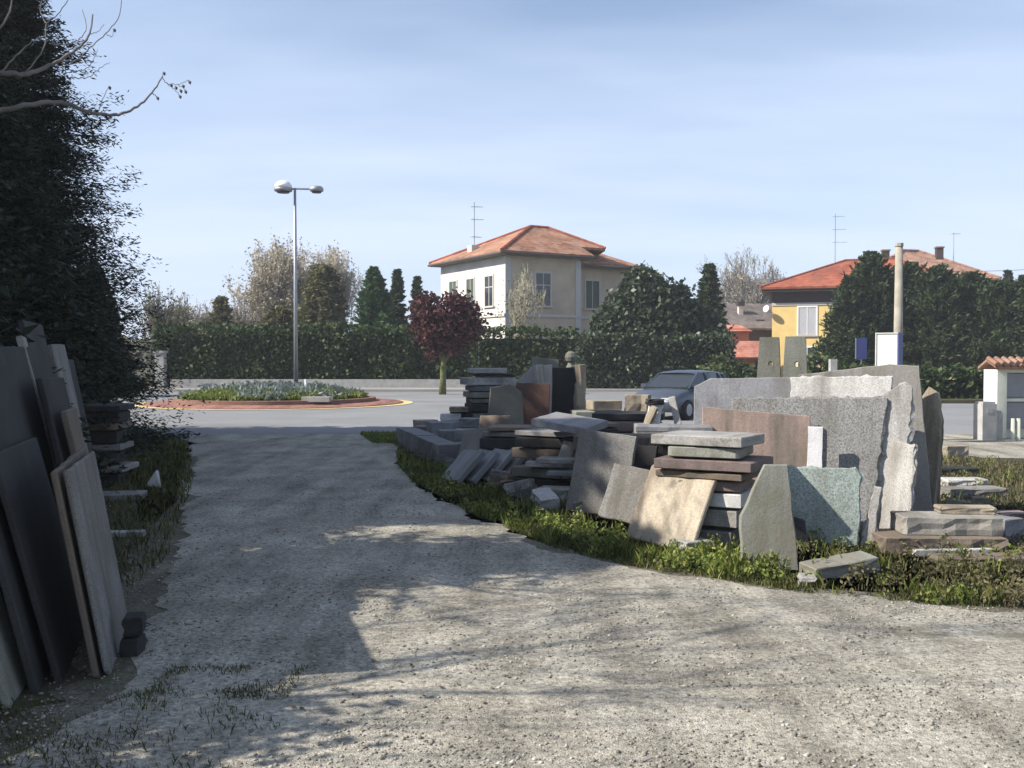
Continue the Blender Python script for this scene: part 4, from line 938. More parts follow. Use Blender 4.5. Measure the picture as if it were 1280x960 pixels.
# sign box and pole on the right
q = P(1122, 500, 19.2)
e = empty('concrete_pole', (q.x, 19.2, 0), 'bare concrete utility pole rising behind the white sign box', 'utility pole')
MB().tube([(0, 0, -.05), (0, 0, P(1122, 308, 19.2).z)], [.105, .068], 10).build('shaft', M['pole_cement'], e, True)
MB().tube([(0,0,P(1122, 308, 19.2).z), (0,0,P(1122, 308, 19.2).z+.06)], [.085,.085], 8).build('cap', M['pole_cement'], e)
q0, q1 = P(1094, 465, 18.7), P(1120, 416, 18.7)
e = empty('sign_box', (q0.x, 18.7, 0), 'blank white sign box with blue side standing before the concrete pole', 'sign', R(-32))
wz_ = q1.x - q0.x + .02
MB().box((.02, .0, q0.z + .02), (wz_ - .02, .015, q1.z - .02)).build('face', M['white_paint'], e)
fr = MB()
for a, b in (((0, -.02, q0.z), (.019, .1, q1.z)), ((0.02, -.02, q1.z - .019), (wz_, .1, q1.z)), ((.02, -.02, q0.z), (wz_, .1, q0.z + .019))): fr.box(a, b)
fr.build('frame', M['cream_paint'], e)
MB().box((wz_ + .001, -.02, q0.z), (wz_ + .02, .36, q1.z)).build('side_panel', M['blue_paint'], e)
for x in (.08, wz_ - .1): MB().tube([(x, .06, -.02), (x, .06, q0.z)], .025, 6).build('leg', M['metal'], e)
MB().box((.1, -.006, q0.z + .07), (wz_ - .12, -.002, q0.z + .1)).build('label_strip', M['shutter_gray'], e)
q = P(1077, 445, 40.0)
e = empty('road_sign', (q.x, 40, .12), 'small blue road sign before the dark conifers', 'road sign')
MB().tube([(0, .04, 0), (0, .04, 2.3)], .035, 6).build('post', M['metal'], e); MB().box((-.22, -.02, 1.45), (.2, .0, 2.3)).build('panel', M['blue_paint'], e)
MB().box((-.26, -.03, 1.45), (-.221, .01, 2.3)).build('edge_strip', M['metal'], e)
q = P(1041, 470, 33)
o = MB().box((-.11, -.11, 0), (.11, .11, P(1041, 449, 33).z)).build('fence_post', M['cement']); o.location = (q.x, 33, 0); tag(o, 'short square concrete post at the end of the low right hedge', 'fence post')
# right hand utility niche, cabinet, bollards
q = P(1252, 548, 19.6)
e = empty('utility_niche', (q.x, 19.8, 0), 'cream utility niche with grey doors and red tile cap at the right edge', 'utility cabinet', R(4))
h = P(1252, 462, 19.8).z
nb = MB(); nb.box((0, 0, 0), (.2, .5, h)); nb.box((.201, .15, 0), (1.6, .5, h)); nb.box((1.601, 0, 0), (1.8, .5, h)); nb.box((.201, .0, h - .06), (1.6, .149, h)); nb.box((.201, .02, .74), (1.6, .149, .80)); nb.build('surround', M['cream_paint'], e)
MB().box((.23, .06, .82), (1.57, .145, h - .08)).build('door', M['gray_panel'], e); MB().box((.23, .06, .2), (.88, .145, .72)).build('door', M['gray_panel'], e); MB().box((.9, .06, .2), (1.57, .145, .72)).build('door', M['gray_panel'], e)
mb = MB(); roof_poly(mb, [(-.06, -.1, h + .003), (1.86, -.1, h + .003), (1.86, .3, h + .16), (-.06, .3, h + .16)], .05); roof_poly(mb, [(-.06, .3, h + .16), (1.86, .3, h + .16), (1.86, .62, h + .003), (-.06, .62, h + .003)], .05)
for k in range(13): mb.tube([(-.02 + .153 * k, -.12, h + .06), (-.02 + .153 * k, .3, h + .22)], .055, 6)
mb.build('tile_cap', M['tiles_brown'], e)
for i, (px, w_, hh, lab) in enumerate([(1231, .30, 502, 'grey concrete cabinet post left of the cream niche'), (1247, .13, 513, 'thin pale post touching the cream niche')]):
    q = P(px, 547, 19.5); z = P(px, hh, 19.5).z
    mb = MB(); mb.box((-w_/2, -w_/2, 0), (w_/2, w_/2, z - .04)); mb.box((-w_/2 + .02, -w_/2 + .02, z - .039), (w_/2 - .02, w_/2 - .02, z)); mb.box((-w_/5, -w_/2 - .006, z - .22), (w_/5, -w_/2 - .001, z - .12))
    o = mb.build('concrete_bollard', M['cement']); o.location = (q.x, 19.5, 0); o.rotation_euler = (0, 0, R(8)); tag(o, lab, 'bollard')
for i, (px, lab) in enumerate([(1266, 'short pale stake left of its pair before the cream niche'), (1273, 'short pale stake right of its pair before the cream niche')]):
    q = P(px, 548, 19.2); o = MB().tube([(0, 0, -.02), (0, 0, .44)], [.04, .035], 6).build('stake', M['cream_paint']); o.location = (q.x, 19.2, 0); tag(o, lab, 'stake')
# overhead line
pts = []
a, b = P(1100, 333, 62), P(1330, 333, 62)
for k in range(13):
    t = k / 12; p = a.lerp(b, t); p.z -= .5 * 4 * t * (1 - t) * .6; pts.append(p)
o = MB().tube(pts, .018, 4).build('overhead_wire', M['gutter']); tag(o, 'thin dark overhead wire running off to the right', 'wire')

# ================================================================ car
e = empty('parked_car', (P(853, 500, 27).x, 27, .008), 'blue grey hatchback parked behind the stone slabs', 'car', R(180 + 52)); e.scale = (.93, .93, .93)
M['car_paint'] = simple('car_paint', (.085,.10,.125), .28, .35, var=.03, spec=.6)
M['rubber'] = simple('rubber', (.02,.02,.02), .85)
M['lens'] = simple('lens', (.7,.72,.74), .15, .3, var=.02, spec=.7)
st = [(-1.74,.55,.62,.62),(-1.70,.30,.78,.72),(-1.45,.2,.86,.79),(-.8,.18,.88,.82),(0,.18,.87,.82),(.7,.18,.86,.82),(.95,.18,.85,.81),(1.35,.2,.78,.78),(1.68,.24,.66,.70),(1.80,.32,.52,.58)]
mb = MB(); vs = []
for x, zb, zt_, hw in st:
    vs += [(x, -hw * .92, zb), (x, -hw, (zb + zt_) / 2), (x, -hw * .96, zt_ - .05), (x, -hw * .86, zt_), (x, 0, zt_ + .025), (x, hw * .86, zt_), (x, hw * .96, zt_ - .05), (x, hw, (zb + zt_) / 2), (x, hw * .92, zb)]
n = 9; fs = []
for i in range(len(st) - 1):
    for k in range(n): k2 = (k + 1) % n; fs.append((i*n + k, (i+1)*n + k, (i+1)*n + k2, i*n + k2))
fs += [tuple(range(n)), tuple((len(st)-1)*n + k for k in reversed(range(n)))]
mb.add(vs, fs).build('body', M['car_paint'], e, True)
gh = [(-1.62,.83,.70,1.0,.62),(-1.30,.86,.73,1.27,.58),(-.5,.87,.75,1.33,.60),(.2,.87,.75,1.30,.59),(.98,.85,.72,.90,.66)]
vs = []; fs = []
for x, zb, wb, zr, wr in gh: vs += [(x, -wb, zb), (x, -wr, zr), (x, wr, zr), (x, wb, zb)]
for i in range(4):
    for k in range(3): fs.append((i*4 + k, (i+1)*4 + k, (i+1)*4 + k + 1, i*4 + k + 1))
fs += [(0,1,2,3), (19,18,17,16)]
MB().add(vs, fs).build('windows', M['glass'], e)
mb = MB(); vs = []
for x, wr, z in ((-1.36,.58,1.262),(-1.2,.60,1.30),(-.5,.615,1.345),(.2,.605,1.315),(.30,.60,1.27)): vs += [(x, -wr, z - .02), (x, -wr*.8, z + .015), (x, 0, z + .03), (x, wr*.8, z + .015), (x, wr, z - .02)]
mb.add(vs, [(i*5+k, (i+1)*5+k, (i+1)*5+k+1, i*5+k+1) for i in range(4) for k in range(4)]).build('roof', M['car_paint'], e, True)
for s in (-1, 1):
    for pp, pr in (([(1.0, s*.73, .86), (.22, s*.605, 1.30)], .035), ([(-.15, s*.765, .85), (-.2, s*.61, 1.32)], .045), ([(-1.0, s*.755, .85), (-1.1, s*.60, 1.30)], .05), ([(-1.63, s*.71, .84), (-1.33, s*.585, 1.27)], .05)): MB().tube(pp, pr, 5).build('pillar', M['car_paint'], e)
    MB().box((1.60, s*.42 - .14, .50), (1.755, s*.42 + .14, .62)).build('headlight', M['lens'], e)
    MB().box((.62, s*.86 - .09, .86), (.76, s*.86 + .09, .98)).build('mirror', M['car_paint'], e)
    MB().box((-1.745, s*.52 - .09, .58), (-1.69, s*.52 + .09, .80)).build('tail_light', M['tiles_red'], e)
    for x in (-1.12, 1.14):
        t = MB(); t.lathe([(.17,-.08),(.27,-.09),(.285,-.05),(.285,.05),(.27,.09),(.17,.08)], 22); wv = t.build('wheel', M['rubber'], e, True); wv.rotation_euler = (R(90), 0, 0); wv.location = (x, s*.74, .28)
        r_ = MB(); r_.lathe([(.17,-.095),(.05,-.1),(.05,.1),(.17,.095)], 16); r_.build('rim', M['metal'], wv)

# ================================================================ hedges and trees
hedge('hedge', P(193, 480, 50.6).x, -2.0, 50.6, 1.6, 3.15, 'long dark clipped hedge behind the roundabout', M['hedge'])
hedge('hedge', -1.9, 3.2, 50.2, 1.5, 2.95, 'looser hedge section between plum tree and villa front', M['hedge_light'] if False else M['hedge'])
hedge('hedge', 3.3, 10.8, 48.6, 1.5, 2.65, 'speckled pale leaved hedge right of the villa above the car', M['laurel'])
hedge('hedge', P(1042, 480, 37).x, P(1400, 480, 37).x, 36.6, 1.1, 1.15, 'low hedge under the big conifers at the right', M['hedge'])
hedge('hedge', P(1006, 470, 40).x, P(1040, 470, 40).x, 39.6, 1.0, 1.5, 'pale green bush hedge beside the tapered concrete posts', M['hedge_light'])
def at(px, Y): return (P(px, 480, Y).x, Y, 0)
def ht(py, Y): return P(640, py, Y).z
# shaded conifer row on the left
CG = 'dark conifers along the left of the drive'
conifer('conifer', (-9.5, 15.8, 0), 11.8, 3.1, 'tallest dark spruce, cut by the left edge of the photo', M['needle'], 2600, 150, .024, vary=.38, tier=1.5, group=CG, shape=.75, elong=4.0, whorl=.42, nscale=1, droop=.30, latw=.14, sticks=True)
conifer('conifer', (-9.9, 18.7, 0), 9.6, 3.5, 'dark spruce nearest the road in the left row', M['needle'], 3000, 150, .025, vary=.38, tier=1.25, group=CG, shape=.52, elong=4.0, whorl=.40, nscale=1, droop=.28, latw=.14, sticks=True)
broad('shrub', (-4.4, 2.3, 0), [((0, 0, 1.4), (.8, .8, 1.0)), ((.3, .5, 1.0), (.6, .6, .8))], 'unseen evergreen shrub added left of the camera to shade the foreground', M['laurel'], .07, 350, 30, .13, .06, .5, cat='shrub')  # out of view, added to cast shade on the lower left ground
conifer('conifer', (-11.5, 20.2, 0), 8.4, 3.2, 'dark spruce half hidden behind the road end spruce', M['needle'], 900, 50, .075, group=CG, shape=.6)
broad('shrub', (-4.3, 3.5, 0), [((0, 0, 1.4), (.8, .9, 1.15)), ((.3, .6, 1.0), (.6, .6, .9)), ((.1, -.7, .9), (.7, .7, .8))], 'unseen evergreen shrub added outside the left edge to shade the foreground slab side', M['laurel'], .07, 400, 30, .13, .06, .5, cat='shrub')  # out of view, added to darken the near left ground
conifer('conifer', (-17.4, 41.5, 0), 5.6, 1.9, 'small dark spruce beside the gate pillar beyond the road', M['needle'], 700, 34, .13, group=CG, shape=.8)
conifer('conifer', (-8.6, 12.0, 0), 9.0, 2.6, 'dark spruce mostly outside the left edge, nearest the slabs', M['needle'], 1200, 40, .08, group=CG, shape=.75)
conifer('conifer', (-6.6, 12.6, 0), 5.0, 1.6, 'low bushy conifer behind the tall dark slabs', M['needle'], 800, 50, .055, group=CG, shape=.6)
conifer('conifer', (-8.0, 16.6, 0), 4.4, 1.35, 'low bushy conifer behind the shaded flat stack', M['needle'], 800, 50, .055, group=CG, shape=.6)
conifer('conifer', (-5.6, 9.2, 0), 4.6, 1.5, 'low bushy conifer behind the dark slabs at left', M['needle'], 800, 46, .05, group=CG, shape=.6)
conifer('conifer', (-5.3, 6.8, 0), 5.2, 2.0, 'unseen low bushy conifer added behind the double slab to fill out shade', M['needle'], 700, 40, .06, group=CG, shape=.5)  # out of view, added to close lit gaps beside the slab row
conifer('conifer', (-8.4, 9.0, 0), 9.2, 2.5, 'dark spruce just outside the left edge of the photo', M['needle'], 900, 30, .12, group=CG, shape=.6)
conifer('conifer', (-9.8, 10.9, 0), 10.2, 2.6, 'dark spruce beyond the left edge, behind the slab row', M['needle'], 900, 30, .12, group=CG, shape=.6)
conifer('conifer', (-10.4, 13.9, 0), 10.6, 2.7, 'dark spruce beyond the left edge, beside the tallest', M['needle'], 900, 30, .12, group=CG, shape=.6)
# bare branches over the upper left
e = empty('bare_tree', (-5.2, 7.0, 0), 'bare tree reaching budding branches across the upper left', 'tree')
t = MB(); t.tube([(0, 0, -.05), (.1, 0, 1.2), (.05, .1, 2.6), (.3, 0, 3.2)], [.15, .13, .11, .09], 8); t.build('trunk', M['bark_gray'], e, True)
bq = MB(); o0 = Vector(e.location)
def smooth_line(pts, m=5):
    q = [pts[0]] + list(pts) + [pts[-1]]; out = []
    for i in range(1, len(q) - 2):
        for j in range(m):
            t = j / m; a, b, c, d = q[i-1], q[i], q[i+1], q[i+2]
            out.append(.5 * ((2*b) + (c-a)*t + (2*a-5*b+4*c-d)*t*t + (3*b-a-3*c+d)*t**3) + Vector((0, 0, .006 * math.sin(i * 7 + j * 2.3))))
    return out + [pts[-1]]
def limb(pix, r0, r1, Y=7.0, dy=.15):
    pts = smooth_line([P(px, py, Y + dy * i) - o0 for i, (px, py) in enumerate(pix)])
    bq.tube(pts, list(np.linspace(r0 * .42, r1 * .6, len(pts))), 5, True)
st_ = Vector((.3, 0, 3.2))
def limb0(pix, r0, r1, **k):
    pts = smooth_line([st_] + [P(px, py, 7.0 + .12 * i) - o0 for i, (px, py) in enumerate(pix)]); bq.tube(pts, list(np.linspace(r0 * .48, r1 * .55, len(pts))), 6, True)
limb0([(-60, 110), (0, 92), (30, 93), (52, 86), (75, 75), (100, 58), (112, 42), (116, 18)], .05, .010)
limb0([(-60, 150), (30, 132), (75, 128), (105, 138), (122, 142), (148, 143), (172, 133), (190, 116), (203, 96)], .045, .009)
for pix, a, b in [([(75,75),(95,76),(112,60),(132,42),(148,22),(152,0)], .013, .005), ([(62,55),(85,55),(100,48),(108,34),(103,12)], .011, .004), ([(30,93),(55,60),(58,30),(72,18),(85,0)], .014, .005),
    ([(122,142),(128,125),(136,108)], .008, .003), ([(92,97),(110,97),(125,85),(137,78)], .009, .003), ([(88,90),(108,86),(118,72),(122,62)], .008, .003), ([(112,42),(122,40),(130,30)], .006, .003),
    ([(203,96),(208,104),(222,106),(232,112)], .006, .003), ([(208,104),(218,112),(224,118)], .005, .003), ([(222,106),(230,103),(236,100)], .004, .003), ([(190,116),(196,121)], .007, .004),
    ([(203,96),(204,90)], .006, .003), ([(118,144),(134,137)], .008, .005), ([(-20,60),(10,20),(16,-10)], .02, .008), ([(58,30),(50,12),(55,-6)], .008, .004), ([(132,42),(140,46),(142,36)], .005, .003), ([(0,92),(20,70),(40,52),(55,45)], .016, .006)]:
    limb(pix, a, b)
for px, py in [(231,113),(224,119),(228,106),(236,101),(196,121),(204,90),(219,108),(142,36),(136,108),(213,105),(225,112)]:
    c = P(px, py, 7.6) - o0; bq.tube([c, c + Vector((.008, 0, -.012)), c + Vector((.012, 0, -.026))], [.006, .013, .004], 5)
sr = random.Random(5)
for k in range(5):
    bare(bq, Vector((.1, 0, 2.4 + .2 * k)), Vector((sr.uniform(-1, .1), sr.uniform(-1, .6), .5)).normalized(), 1.6, .045, 3, sr, .5, 3, .1)
bq.build('branches', M['bark_gray'], e)
# bare tree left of the camera whose branch shadows cross the gravel
bare_tree('bare_tree', (-6.2, 3.3, 0), 6.4, 'bare tree standing just outside the left edge of the photo', M['bark_gray'], 5, 6, .55, .15, 21, trunk=.13, cat='tree')
conifer('conifer', (-8.4, 9.2, 0), 9.2, 2.4, 'dark spruce just outside the left edge of the photo', M['needle'], 700, 26, .12, group=CG, shape=.75)

# distance, left part
bare_tree('budding_tree', at(350, 74), ht(290, 74) * .80, 'tall pale budding tree left behind the hedge', M['bark_pale'], 6, 7, .30, .35, 3, M['bud'], .13, 2, .16, stems=5, minr=.012, first=.14)
bare_tree('budding_tree', at(412, 78), ht(298, 78) * .80, 'tall pale budding tree right of its pair behind the hedge', M['bark_pale'], 6, 6, .26, .38, 9, M['bud'], .12, 1, .15, stems=4, minr=.012, first=.14)
conifer('bushy_tree', at(405, 62), ht(334, 62), 2.1, 'rounded olive green bushy tree in front of the pale trees', M['olive'], 1100, 26, .14, shape=.45, droop=-.35, cat='tree')
conifer('bushy_tree', at(350, 64), ht(385, 64), 1.7, 'low olive shrub at the foot of the left pale tree', M['olive'], 600, 24, .14, shape=.45, droop=-.35, cat='tree')
conifer('bushy_tree', at(278, 62), ht(372, 62), 1.1, 'small olive bush tree among the bare saplings', M['olive'], 450, 22, .13, shape=.5, droop=-.3, cat='tree')
conifer('conifer', at(468, 58), ht(334, 58), 1.95, 'bright green conifer left of the plum tree', M['needle_green'], 1100, 30, .10, shape=.7, droop=-.15, up=.4, latw=.14)
conifer('conifer', at(497, 60), ht(337, 60), .85, 'slim dark conifer just right of the bright green one', M['cypress'], 600, 24, .12, shape=.6, droop=.1)
conifer('conifer', at(522, 61), ht(346, 61), .8, 'slim dark conifer behind the plum tree crown', M['cypress'], 500, 24, .12, shape=.6, droop=.1)
conifer('conifer', at(480, 64), ht(362, 64), 1.2, 'dark low conifer filling behind the slim conifers', M['cypress'], 600, 24, .13, shape=.5, droop=.1)
for i, (px, Y, py) in enumerate([(205, 60, 345), (222, 66, 372), (240, 70, 368), (262, 68, 362), (292, 70, 366), (312, 72, 374)]):
    bare_tree('sapling', at(px, Y), ht(py, Y) * .78, ['bushy bare sapling touching the dark spruces', 'second bare sapling from the dark spruces', 'third bare sapling from the dark spruces', 'bare sapling left of the small olive bush', 'bare sapling right of the small olive bush', 'bare sapling nearest the tall pale tree'][i], M['bark_gray'], 5, 5, .35, .3, 40 + i, M['olive'] if i == 0 else M['bud'], .09, 1, .07, stems=4, minr=.012, first=.2, group='bare saplings behind the hedge')
# plum
Yp = 44.0; cz = ht(414, Yp)
broad('plum_tree', at(553, Yp), [((.15, 0, cz + .1), (.95, 1.0, .95)), ((-.65, -.1, cz + .85), (.55, .6, .75)), ((1.15, 0, cz + .1), (.5, .6, .5)), ((.75, 0, cz + 1.2), (.4, .4, .5)), ((.95, 0, cz + .45), (.75, .8, .95)), ((.35, 0, cz + .95), (.7, .7, .7)), ((.1, 0, cz - .6), (.7, .65, .6)), ((-.5, 0, cz), (.7, .7, .6))], 'round crowned purple red leaved plum tree behind the stone stacks', M['plum'], .125, 330, 26, .20, .15, cz - 1.3, 'bark_moss', fill=.45)
# evergreen by the villa
Ym = 51.0
broad('evergreen_tree', at(815, Ym), [((-.2, 0, 4.0), (1.5, 1.4, 1.5)), ((-.5, 0, 5.3), (.9, .9, .8)), ((.25, 0, 5.05), (.7, .7, .6)), ((-1.25, 0, 4.7), (.65, .7, .6)), ((-1.9, -.2, 3.4), (1.0, 1.0, .9)), ((-2.2, -.2, 2.3), (.9, .9, .8)), ((1.1, -.1, 4.3), (.9, .9, .9)), ((1.9, 0, 3.8), (.8, .9, .8)), ((2.6, 0, 2.9), (1.0, 1.0, 1.1)), ((.5, -.8, 2.8), (1.5, .9, 1.3)), ((-.9, -.7, 2.4), (1.3, .9, 1.2)), ((1.8, -.5, 2.0), (1.5, .9, 1.3))], 'big dark broadleaf evergreen hiding the right of the villa', M['laurel'], .17, 1500, 26, .19, .2, 1.2, fill=.2)
conifer('conifer', at(886, 58), ht(330, 58), 1.35, 'dark pointed conifer right of the broadleaf evergreen', M['cypress'], 800, 26, .13, shape=.6, droop=.15)
broad('shrub', at(902, 46), [((0, 0, .8), (.9, .7, .75)), ((.7, 0, .6), (.8, .7, .6))], 'rounded green shrub below the orange outbuilding', M['hedge_light'], .13, 220, 20, .16, .05, .4, cat='shrub')
broad('shrub', at(925, 45), [((0, 0, .7), (.9, .7, .55)), ((.8, 0, .5), (.7, .7, .5))], 'low dark green shrub left of the tapered concrete posts', M['hedge'], .13, 220, 20, .16, .05, .3, cat='shrub')
bare_tree('sapling', at(655, 53.5), ht(345, 53.5), 'slender yellow green budding sapling in front of the villa', M['bark_pale'], 5, 6, .32, .35, 61, M['sprout'], .08, 1, .06, stems=1, minr=.008, first=.2)
bare_tree('bare_tree', at(935, 105), ht(336, 105), 'far bare tree behind the grey roofed house', M['bark_gray'], 6, 8, .42, .2, 71, M['bud'], .12, 1, .25, stems=3, minr=.02, first=.18)
bare_tree('bare_tree', at(905, 112), ht(352, 112), 'far bare tree left behind the dark conifer', M['bark_gray'], 5, 7, .42, .2, 72, None, .12, 1, .25, stems=2, minr=.02, first=.2)
# right conifer mass
RG = 'big dark cypresses at the right'
for i, (px, Y, py, r, lab) in enumerate([(1088, 56, 322, 2.60, 'tallest big cypress, left of the concrete pole'), (1062, 55, 352, 1.75, 'leftmost big cypress covering the yellow house'), (1135, 57, 335, 2.60, 'big cypress right behind the concrete pole'), (1172, 55, 340, 2.60, 'big cypress second right of the concrete pole'), (1212, 56, 348, 2.60, 'big cypress third right of the concrete pole'), (1248, 54, 360, 2.60, 'big cypress at the right end of the dark row'), (1290, 54, 352, 2.60, 'big cypress cut by the right edge of the photo')]):
    conifer('conifer', at(px, Y), ht(py, Y) * 1.03, r, lab, M['cypress'], 1500, 34, .105, group=RG, tier=2.2, shape=.62, droop=-.55, up=.9, elong=3.2, latw=.12)
conifer('conifer', at(1258, 90), ht(338, 90), 1.9, 'far dark conifer above the right hand cypress row', M['cypress'], 500, 22, .2, shape=.7)
conifer('conifer', at(1276, 88), ht(344, 88), 1.8, 'far dark conifer at the right edge above the cypress row', M['cypress'], 500, 22, .2, shape=.7)
# woods far away
n = 60000; x = rng.uniform(-150, 190, n); zz = rng.random(n); base = 5 + 1.6 * np.sin(x * .11) + 1.1 * np.sin(x * .37 + 1) + .8 * np.sin(x * 1.1)
p = np.stack([x, 170 + rng.normal(size=n) * 4, zz ** .8 * base], -1)
tag(np_mesh('far_wood', leaf_quads(p, .7, 1.4), 4, M['olive']), 'far line of trees along the horizon behind the houses', 'wood', kind='stuff')

# ================================================================ grass and pebbles
def blades(name, poly, n, hmin, hmax, mat, label, dens=None, wid=.0045, lean_=.35, kind_leaf=False):
    P_ = np.array(poly); lo, hi = P_.min(0), P_.max(0); got = []; tot = 0
    while tot < n:
        q = rng.uniform(lo, hi, (n * 2, 2)); q = q[inside(poly, q[:, 0], q[:, 1])]
        if dens is not None: q = q[rng.random(len(q)) < dens(q[:, 0], q[:, 1])]
        got.append(q); tot += len(q)
        if len(q) == 0: break
    q = np.concatenate(got)[:n]; n = len(q)
    hgt = rng.uniform(hmin, hmax, n) * rng.uniform(.5, 1, n); az = rng.uniform(0, 2 * math.pi, n)
    ln = rng.uniform(.05, lean_ * 2, n) * hgt; dx, dy = np.cos(az), np.sin(az)
    sc = wid * np.clip(q[:, 1] / 8, .8, 2.2) * rng.uniform(.7, 1.4, n)
    b0 = np.stack([q[:, 0], q[:, 1], np.full(n, -.005)], -1); side = np.stack([-dy, dx, 0 * dx], -1) * sc[:, None]
    fw = np.stack([dx * ln, dy * ln, hgt], -1); mid = np.stack([dx * ln * .35, dy * ln * .35, hgt * .6], -1)
    V = np.empty((n, 5, 3)); V[:, 0] = b0 - side; V[:, 1] = b0 + side; V[:, 2] = b0 + mid + side * .8; V[:, 3] = b0 + fw; V[:, 4] = b0 + mid - side * .8
    return tag(np_mesh(name, V.reshape(-1, 3), 5, mat), label, 'grass', kind='stuff')
def gr_y(X):   # front edge of the right verge
    xs = np.array([-2.2,-1.75,-1.35,-.42,.38,.96,1.5,1.98,2.65,3.4,6]); ys = np.array([19,15,13,10.1,8.2,7.5,7.08,6.72,6.4,6.25,6.0]); return np.interp(X, xs, ys)
VERGE = [(x + .02, y + .02) for x, y in GR[:11]] + [(6.5, 6.0), (9, 12), (7.5, 15.6), (5, 17), (4.2, 20.4), (-1.9, 20.8)]
VERGE = [VERGE[i] for i in range(len(VERGE))]
nz = lambda X, Y, s, o: np.array([noise.noise((a * s, b * s, o)) for a, b in zip(X, Y)])
def d_front(X, Y): return np.clip(1.2 - (Y - gr_y(X)) * .45, .12, 1) * np.clip(.5 + 1.9 * nz(X, Y, 1.5, 1.0), .05, 1)
right = lambda X: np.clip((X - 2.2) / 1.2, 0, 1)
blades('verge_grass', VERGE, 52000, .02, .075, M['grass'], 'short green grass of the verge round the stone slabs', lambda X, Y: d_front(X, Y) * (1 - .5 * right(X)))
blades('tall_grass', VERGE, 8000, .06, .19, M['weed'], 'taller bright green grass tufts along the slabs by the drive', lambda X, Y: d_front(X, Y) * (1 - .75 * right(X)) * (nz(X, Y, 2.2, 5.0) > .08), .0045)
blades('dry_grass', VERGE, 20000, .03, .12, M['dryweed'], 'brownish dry grass and weeds on the right of the verge', lambda X, Y: (.06 + right(X)) * np.clip(.6 + nz(X, Y, 1.8, 8.0), .1, 1), .0045)
# leafy weeds
def weeds(name, n, mat, dens, label, hmax=.22, leaf=.035):
    P_ = np.array(VERGE); lo, hi = P_.min(0), P_.max(0); q = rng.uniform(lo, hi, (n * 12, 2)); q = q[inside(VERGE, q[:, 0], q[:, 1])]; q = q[rng.random(len(q)) < dens(q[:, 0], q[:, 1])][:n]
    m = len(q); k = 26; hh = rng.uniform(.3, 1, (m, 1)) * hmax
    z = rng.random((m, k)) * hh; a = rng.uniform(0, 6.283, (m, k)); r_ = rng.uniform(.01, .07, (m, k)) * (1.2 - .5 * z / hmax)
    p = np.stack([q[:, :1] + r_ * np.cos(a), q[:, 1:] + r_ * np.sin(a), z + .01], -1).reshape(-1, 3)
    return tag(np_mesh(name, leaf_quads(p, leaf, 1.7), 4, mat), label, 'weeds', kind='stuff')
weeds('leafy_weeds', 1500, M['weed'], lambda X, Y: d_front(X, Y) * (1 - .55 * right(X)) * (nz(X, Y, 1.7, 15.0) > -.05), 'leafy green weeds growing at the foot of the slabs', .17, .02)
weeds('dry_weeds', 1100, M['dryweed'], lambda X, Y: (.03 + right(X)) * np.clip(1.1 - (Y - gr_y(X)) * .3, .1, 1), 'brownish leafy weeds before the low blocks at right', .13, .018)
# left verge, drive centre and foreground tufts
LV = [(-2.6, 6.6), (-2.75, 7.9), (-4.2, 13.1), (-6.2, 19.0), (-7.9, 20.6), (-13, 20.6), (-9, 12), (-4.6, 6.6)]
blades('left_verge_grass', LV, 24000, .04, .13, M['grass'], 'shaded grass along the left edge of the drive')
blades('roadside_grass', [(-2.6, 18.6), (-1.6, 18.6), (-1.2, 20.9), (-3.2, 20.9)], 5000, .04, .14, M['weed'], 'sunlit grass patch where the verge meets the road')
NF = [(-3.6, 3.0), (-1.15, 3.0), (-1.0, 4.3), (-1.6, 4.75), (-2.2, 4.6), (-3.6, 4.6)]
blades('foreground_grass', NF, 5200, .012, .06, M['grass'], 'sparse grass and weeds in the lower left foreground', lambda X, Y: np.clip(.25 + 1.3 * nz(X, Y, 2.6, 3.0), .03, 1), .003)
blades('shade_tuft_grass', [(-1.75, 4.6), (-1.05, 4.6), (-1.05, 5.1), (-1.75, 5.1)], 1200, .015, .05, M['grass'], 'low weeds in the shaded edge of the gravel', lambda X, Y: np.clip(.2 + 1.2 * nz(X, Y, 3.6, 7.0), .0, 1), .003)
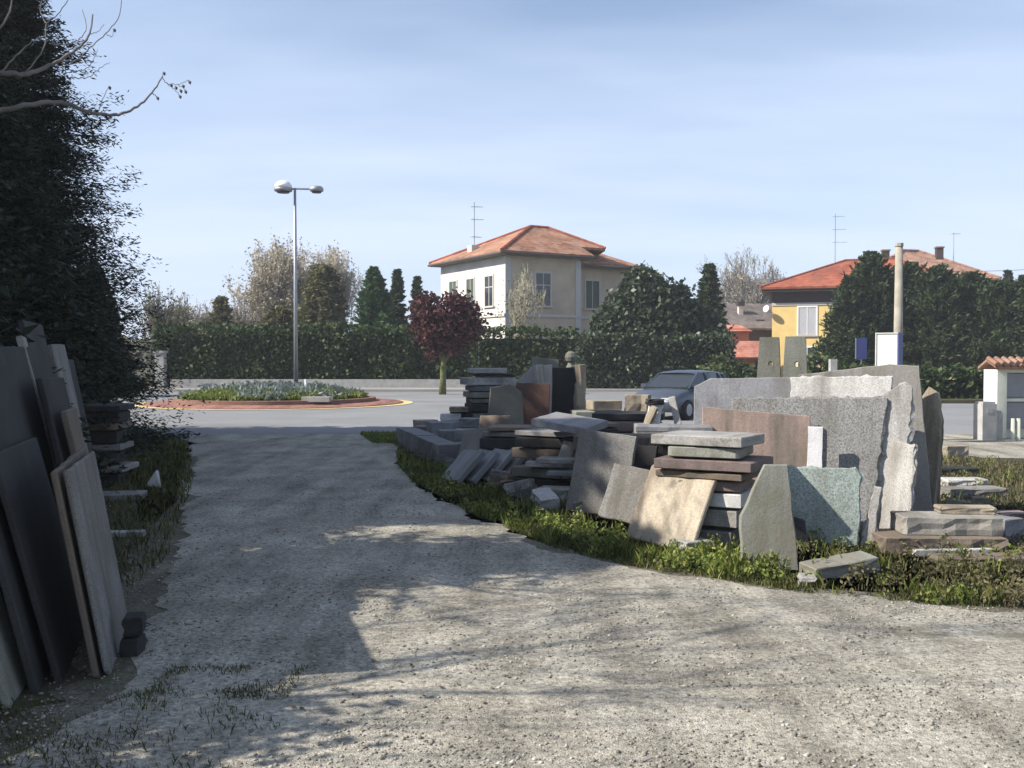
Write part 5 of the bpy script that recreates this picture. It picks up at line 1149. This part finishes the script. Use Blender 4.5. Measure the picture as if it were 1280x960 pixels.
# loose stones of the gravel
M['pebble'] = leafmat('pebble', (.15,.14,.115), (.28,.26,.215), (.42,.395,.34), 0, 2.0, .9)
n = 42000
Yp_ = 2.9 + 10.5 * rng.random(n) ** 1.7; Xp = rng.uniform(-.62, .62, n) * Yp_ * 1.05
ok = inside(DRIVE, Xp, Yp_) | ((Xp < -1.0) & (Yp_ < 9) & (rng.random(n) < .4)) | ((Yp_ < gr_y(Xp) + .35) & (rng.random(n) < .6)); cl = np.clip(.55 + 1.3 * nz(Xp, Yp_, 1.2, 30.0), .12, 1); ok &= rng.random(n) < cl
Xp, Yp_ = Xp[ok], Yp_[ok]; n = len(Xp)
base = np.array([(1,0,0),(0,1,0),(-1,0,0),(0,-1,0),(0,0,1),(0,0,-1)], float)
s = .004 + .010 * rng.random((n, 1, 1)) ** 2.6
Vp = base[None] * s * (1 + .45 * rng.uniform(-1, 1, (n, 6, 1))) * np.array((1, 1, .65)); a = rng.uniform(0, 6.283, n); ca, sa = np.cos(a)[:, None], np.sin(a)[:, None]
X_, Y_ = Vp[..., 0] * ca - Vp[..., 1] * sa, Vp[..., 0] * sa + Vp[..., 1] * ca
Vp = np.stack([X_ + Xp[:, None], Y_ + Yp_[:, None], Vp[..., 2] + .010], -1).reshape(-1, 3)
tri = np.array([(0,1,4),(1,2,4),(2,3,4),(3,0,4),(1,0,5),(2,1,5),(3,2,5),(0,3,5)])
loops = (np.arange(n)[:, None, None] * 6 + tri[None]).reshape(-1, 3)
tag(np_mesh('pebbles', Vp, 3, M['pebble'], loops=loops), 'loose grey pebbles strewn over the gravel drive', 'gravel', kind='stuff')

# fallen leaves and needles on the drive and the bare soil
M['litter'] = leafmat('litter', (.07,.045,.025), (.14,.095,.055), (.22,.17,.10), 0, 2.0, .9)
n = 2600; Y_ = 3.0 + 10 * rng.random(n) ** 1.6; X_ = rng.uniform(-.6, .6, n) * Y_; k = np.clip(.12 + .35 * (X_ < -1.2) + .8 * nz(X_, Y_, .9, 44.0), 0, 1); ok = rng.random(n) < k
p = np.stack([X_[ok], Y_[ok], np.full(ok.sum(), .016)], -1); m_ = len(p); a = rng.uniform(0, 6.283, m_); l = rng.uniform(.008, .022, m_)
A = np.stack([np.cos(a) * l, np.sin(a) * l, rng.uniform(-.004, .004, m_)], -1); B = np.stack([-np.sin(a) * l * .45, np.cos(a) * l * .45, rng.uniform(-.004, .004, m_)], -1)
V_ = np.stack([p - A, p + B, p + A, p - B], 1).reshape(-1, 3)
tag(np_mesh('fallen_leaves', V_, 4, M['litter']), 'small dead brown leaves scattered on gravel and soil', 'fallen leaves', kind='stuff')
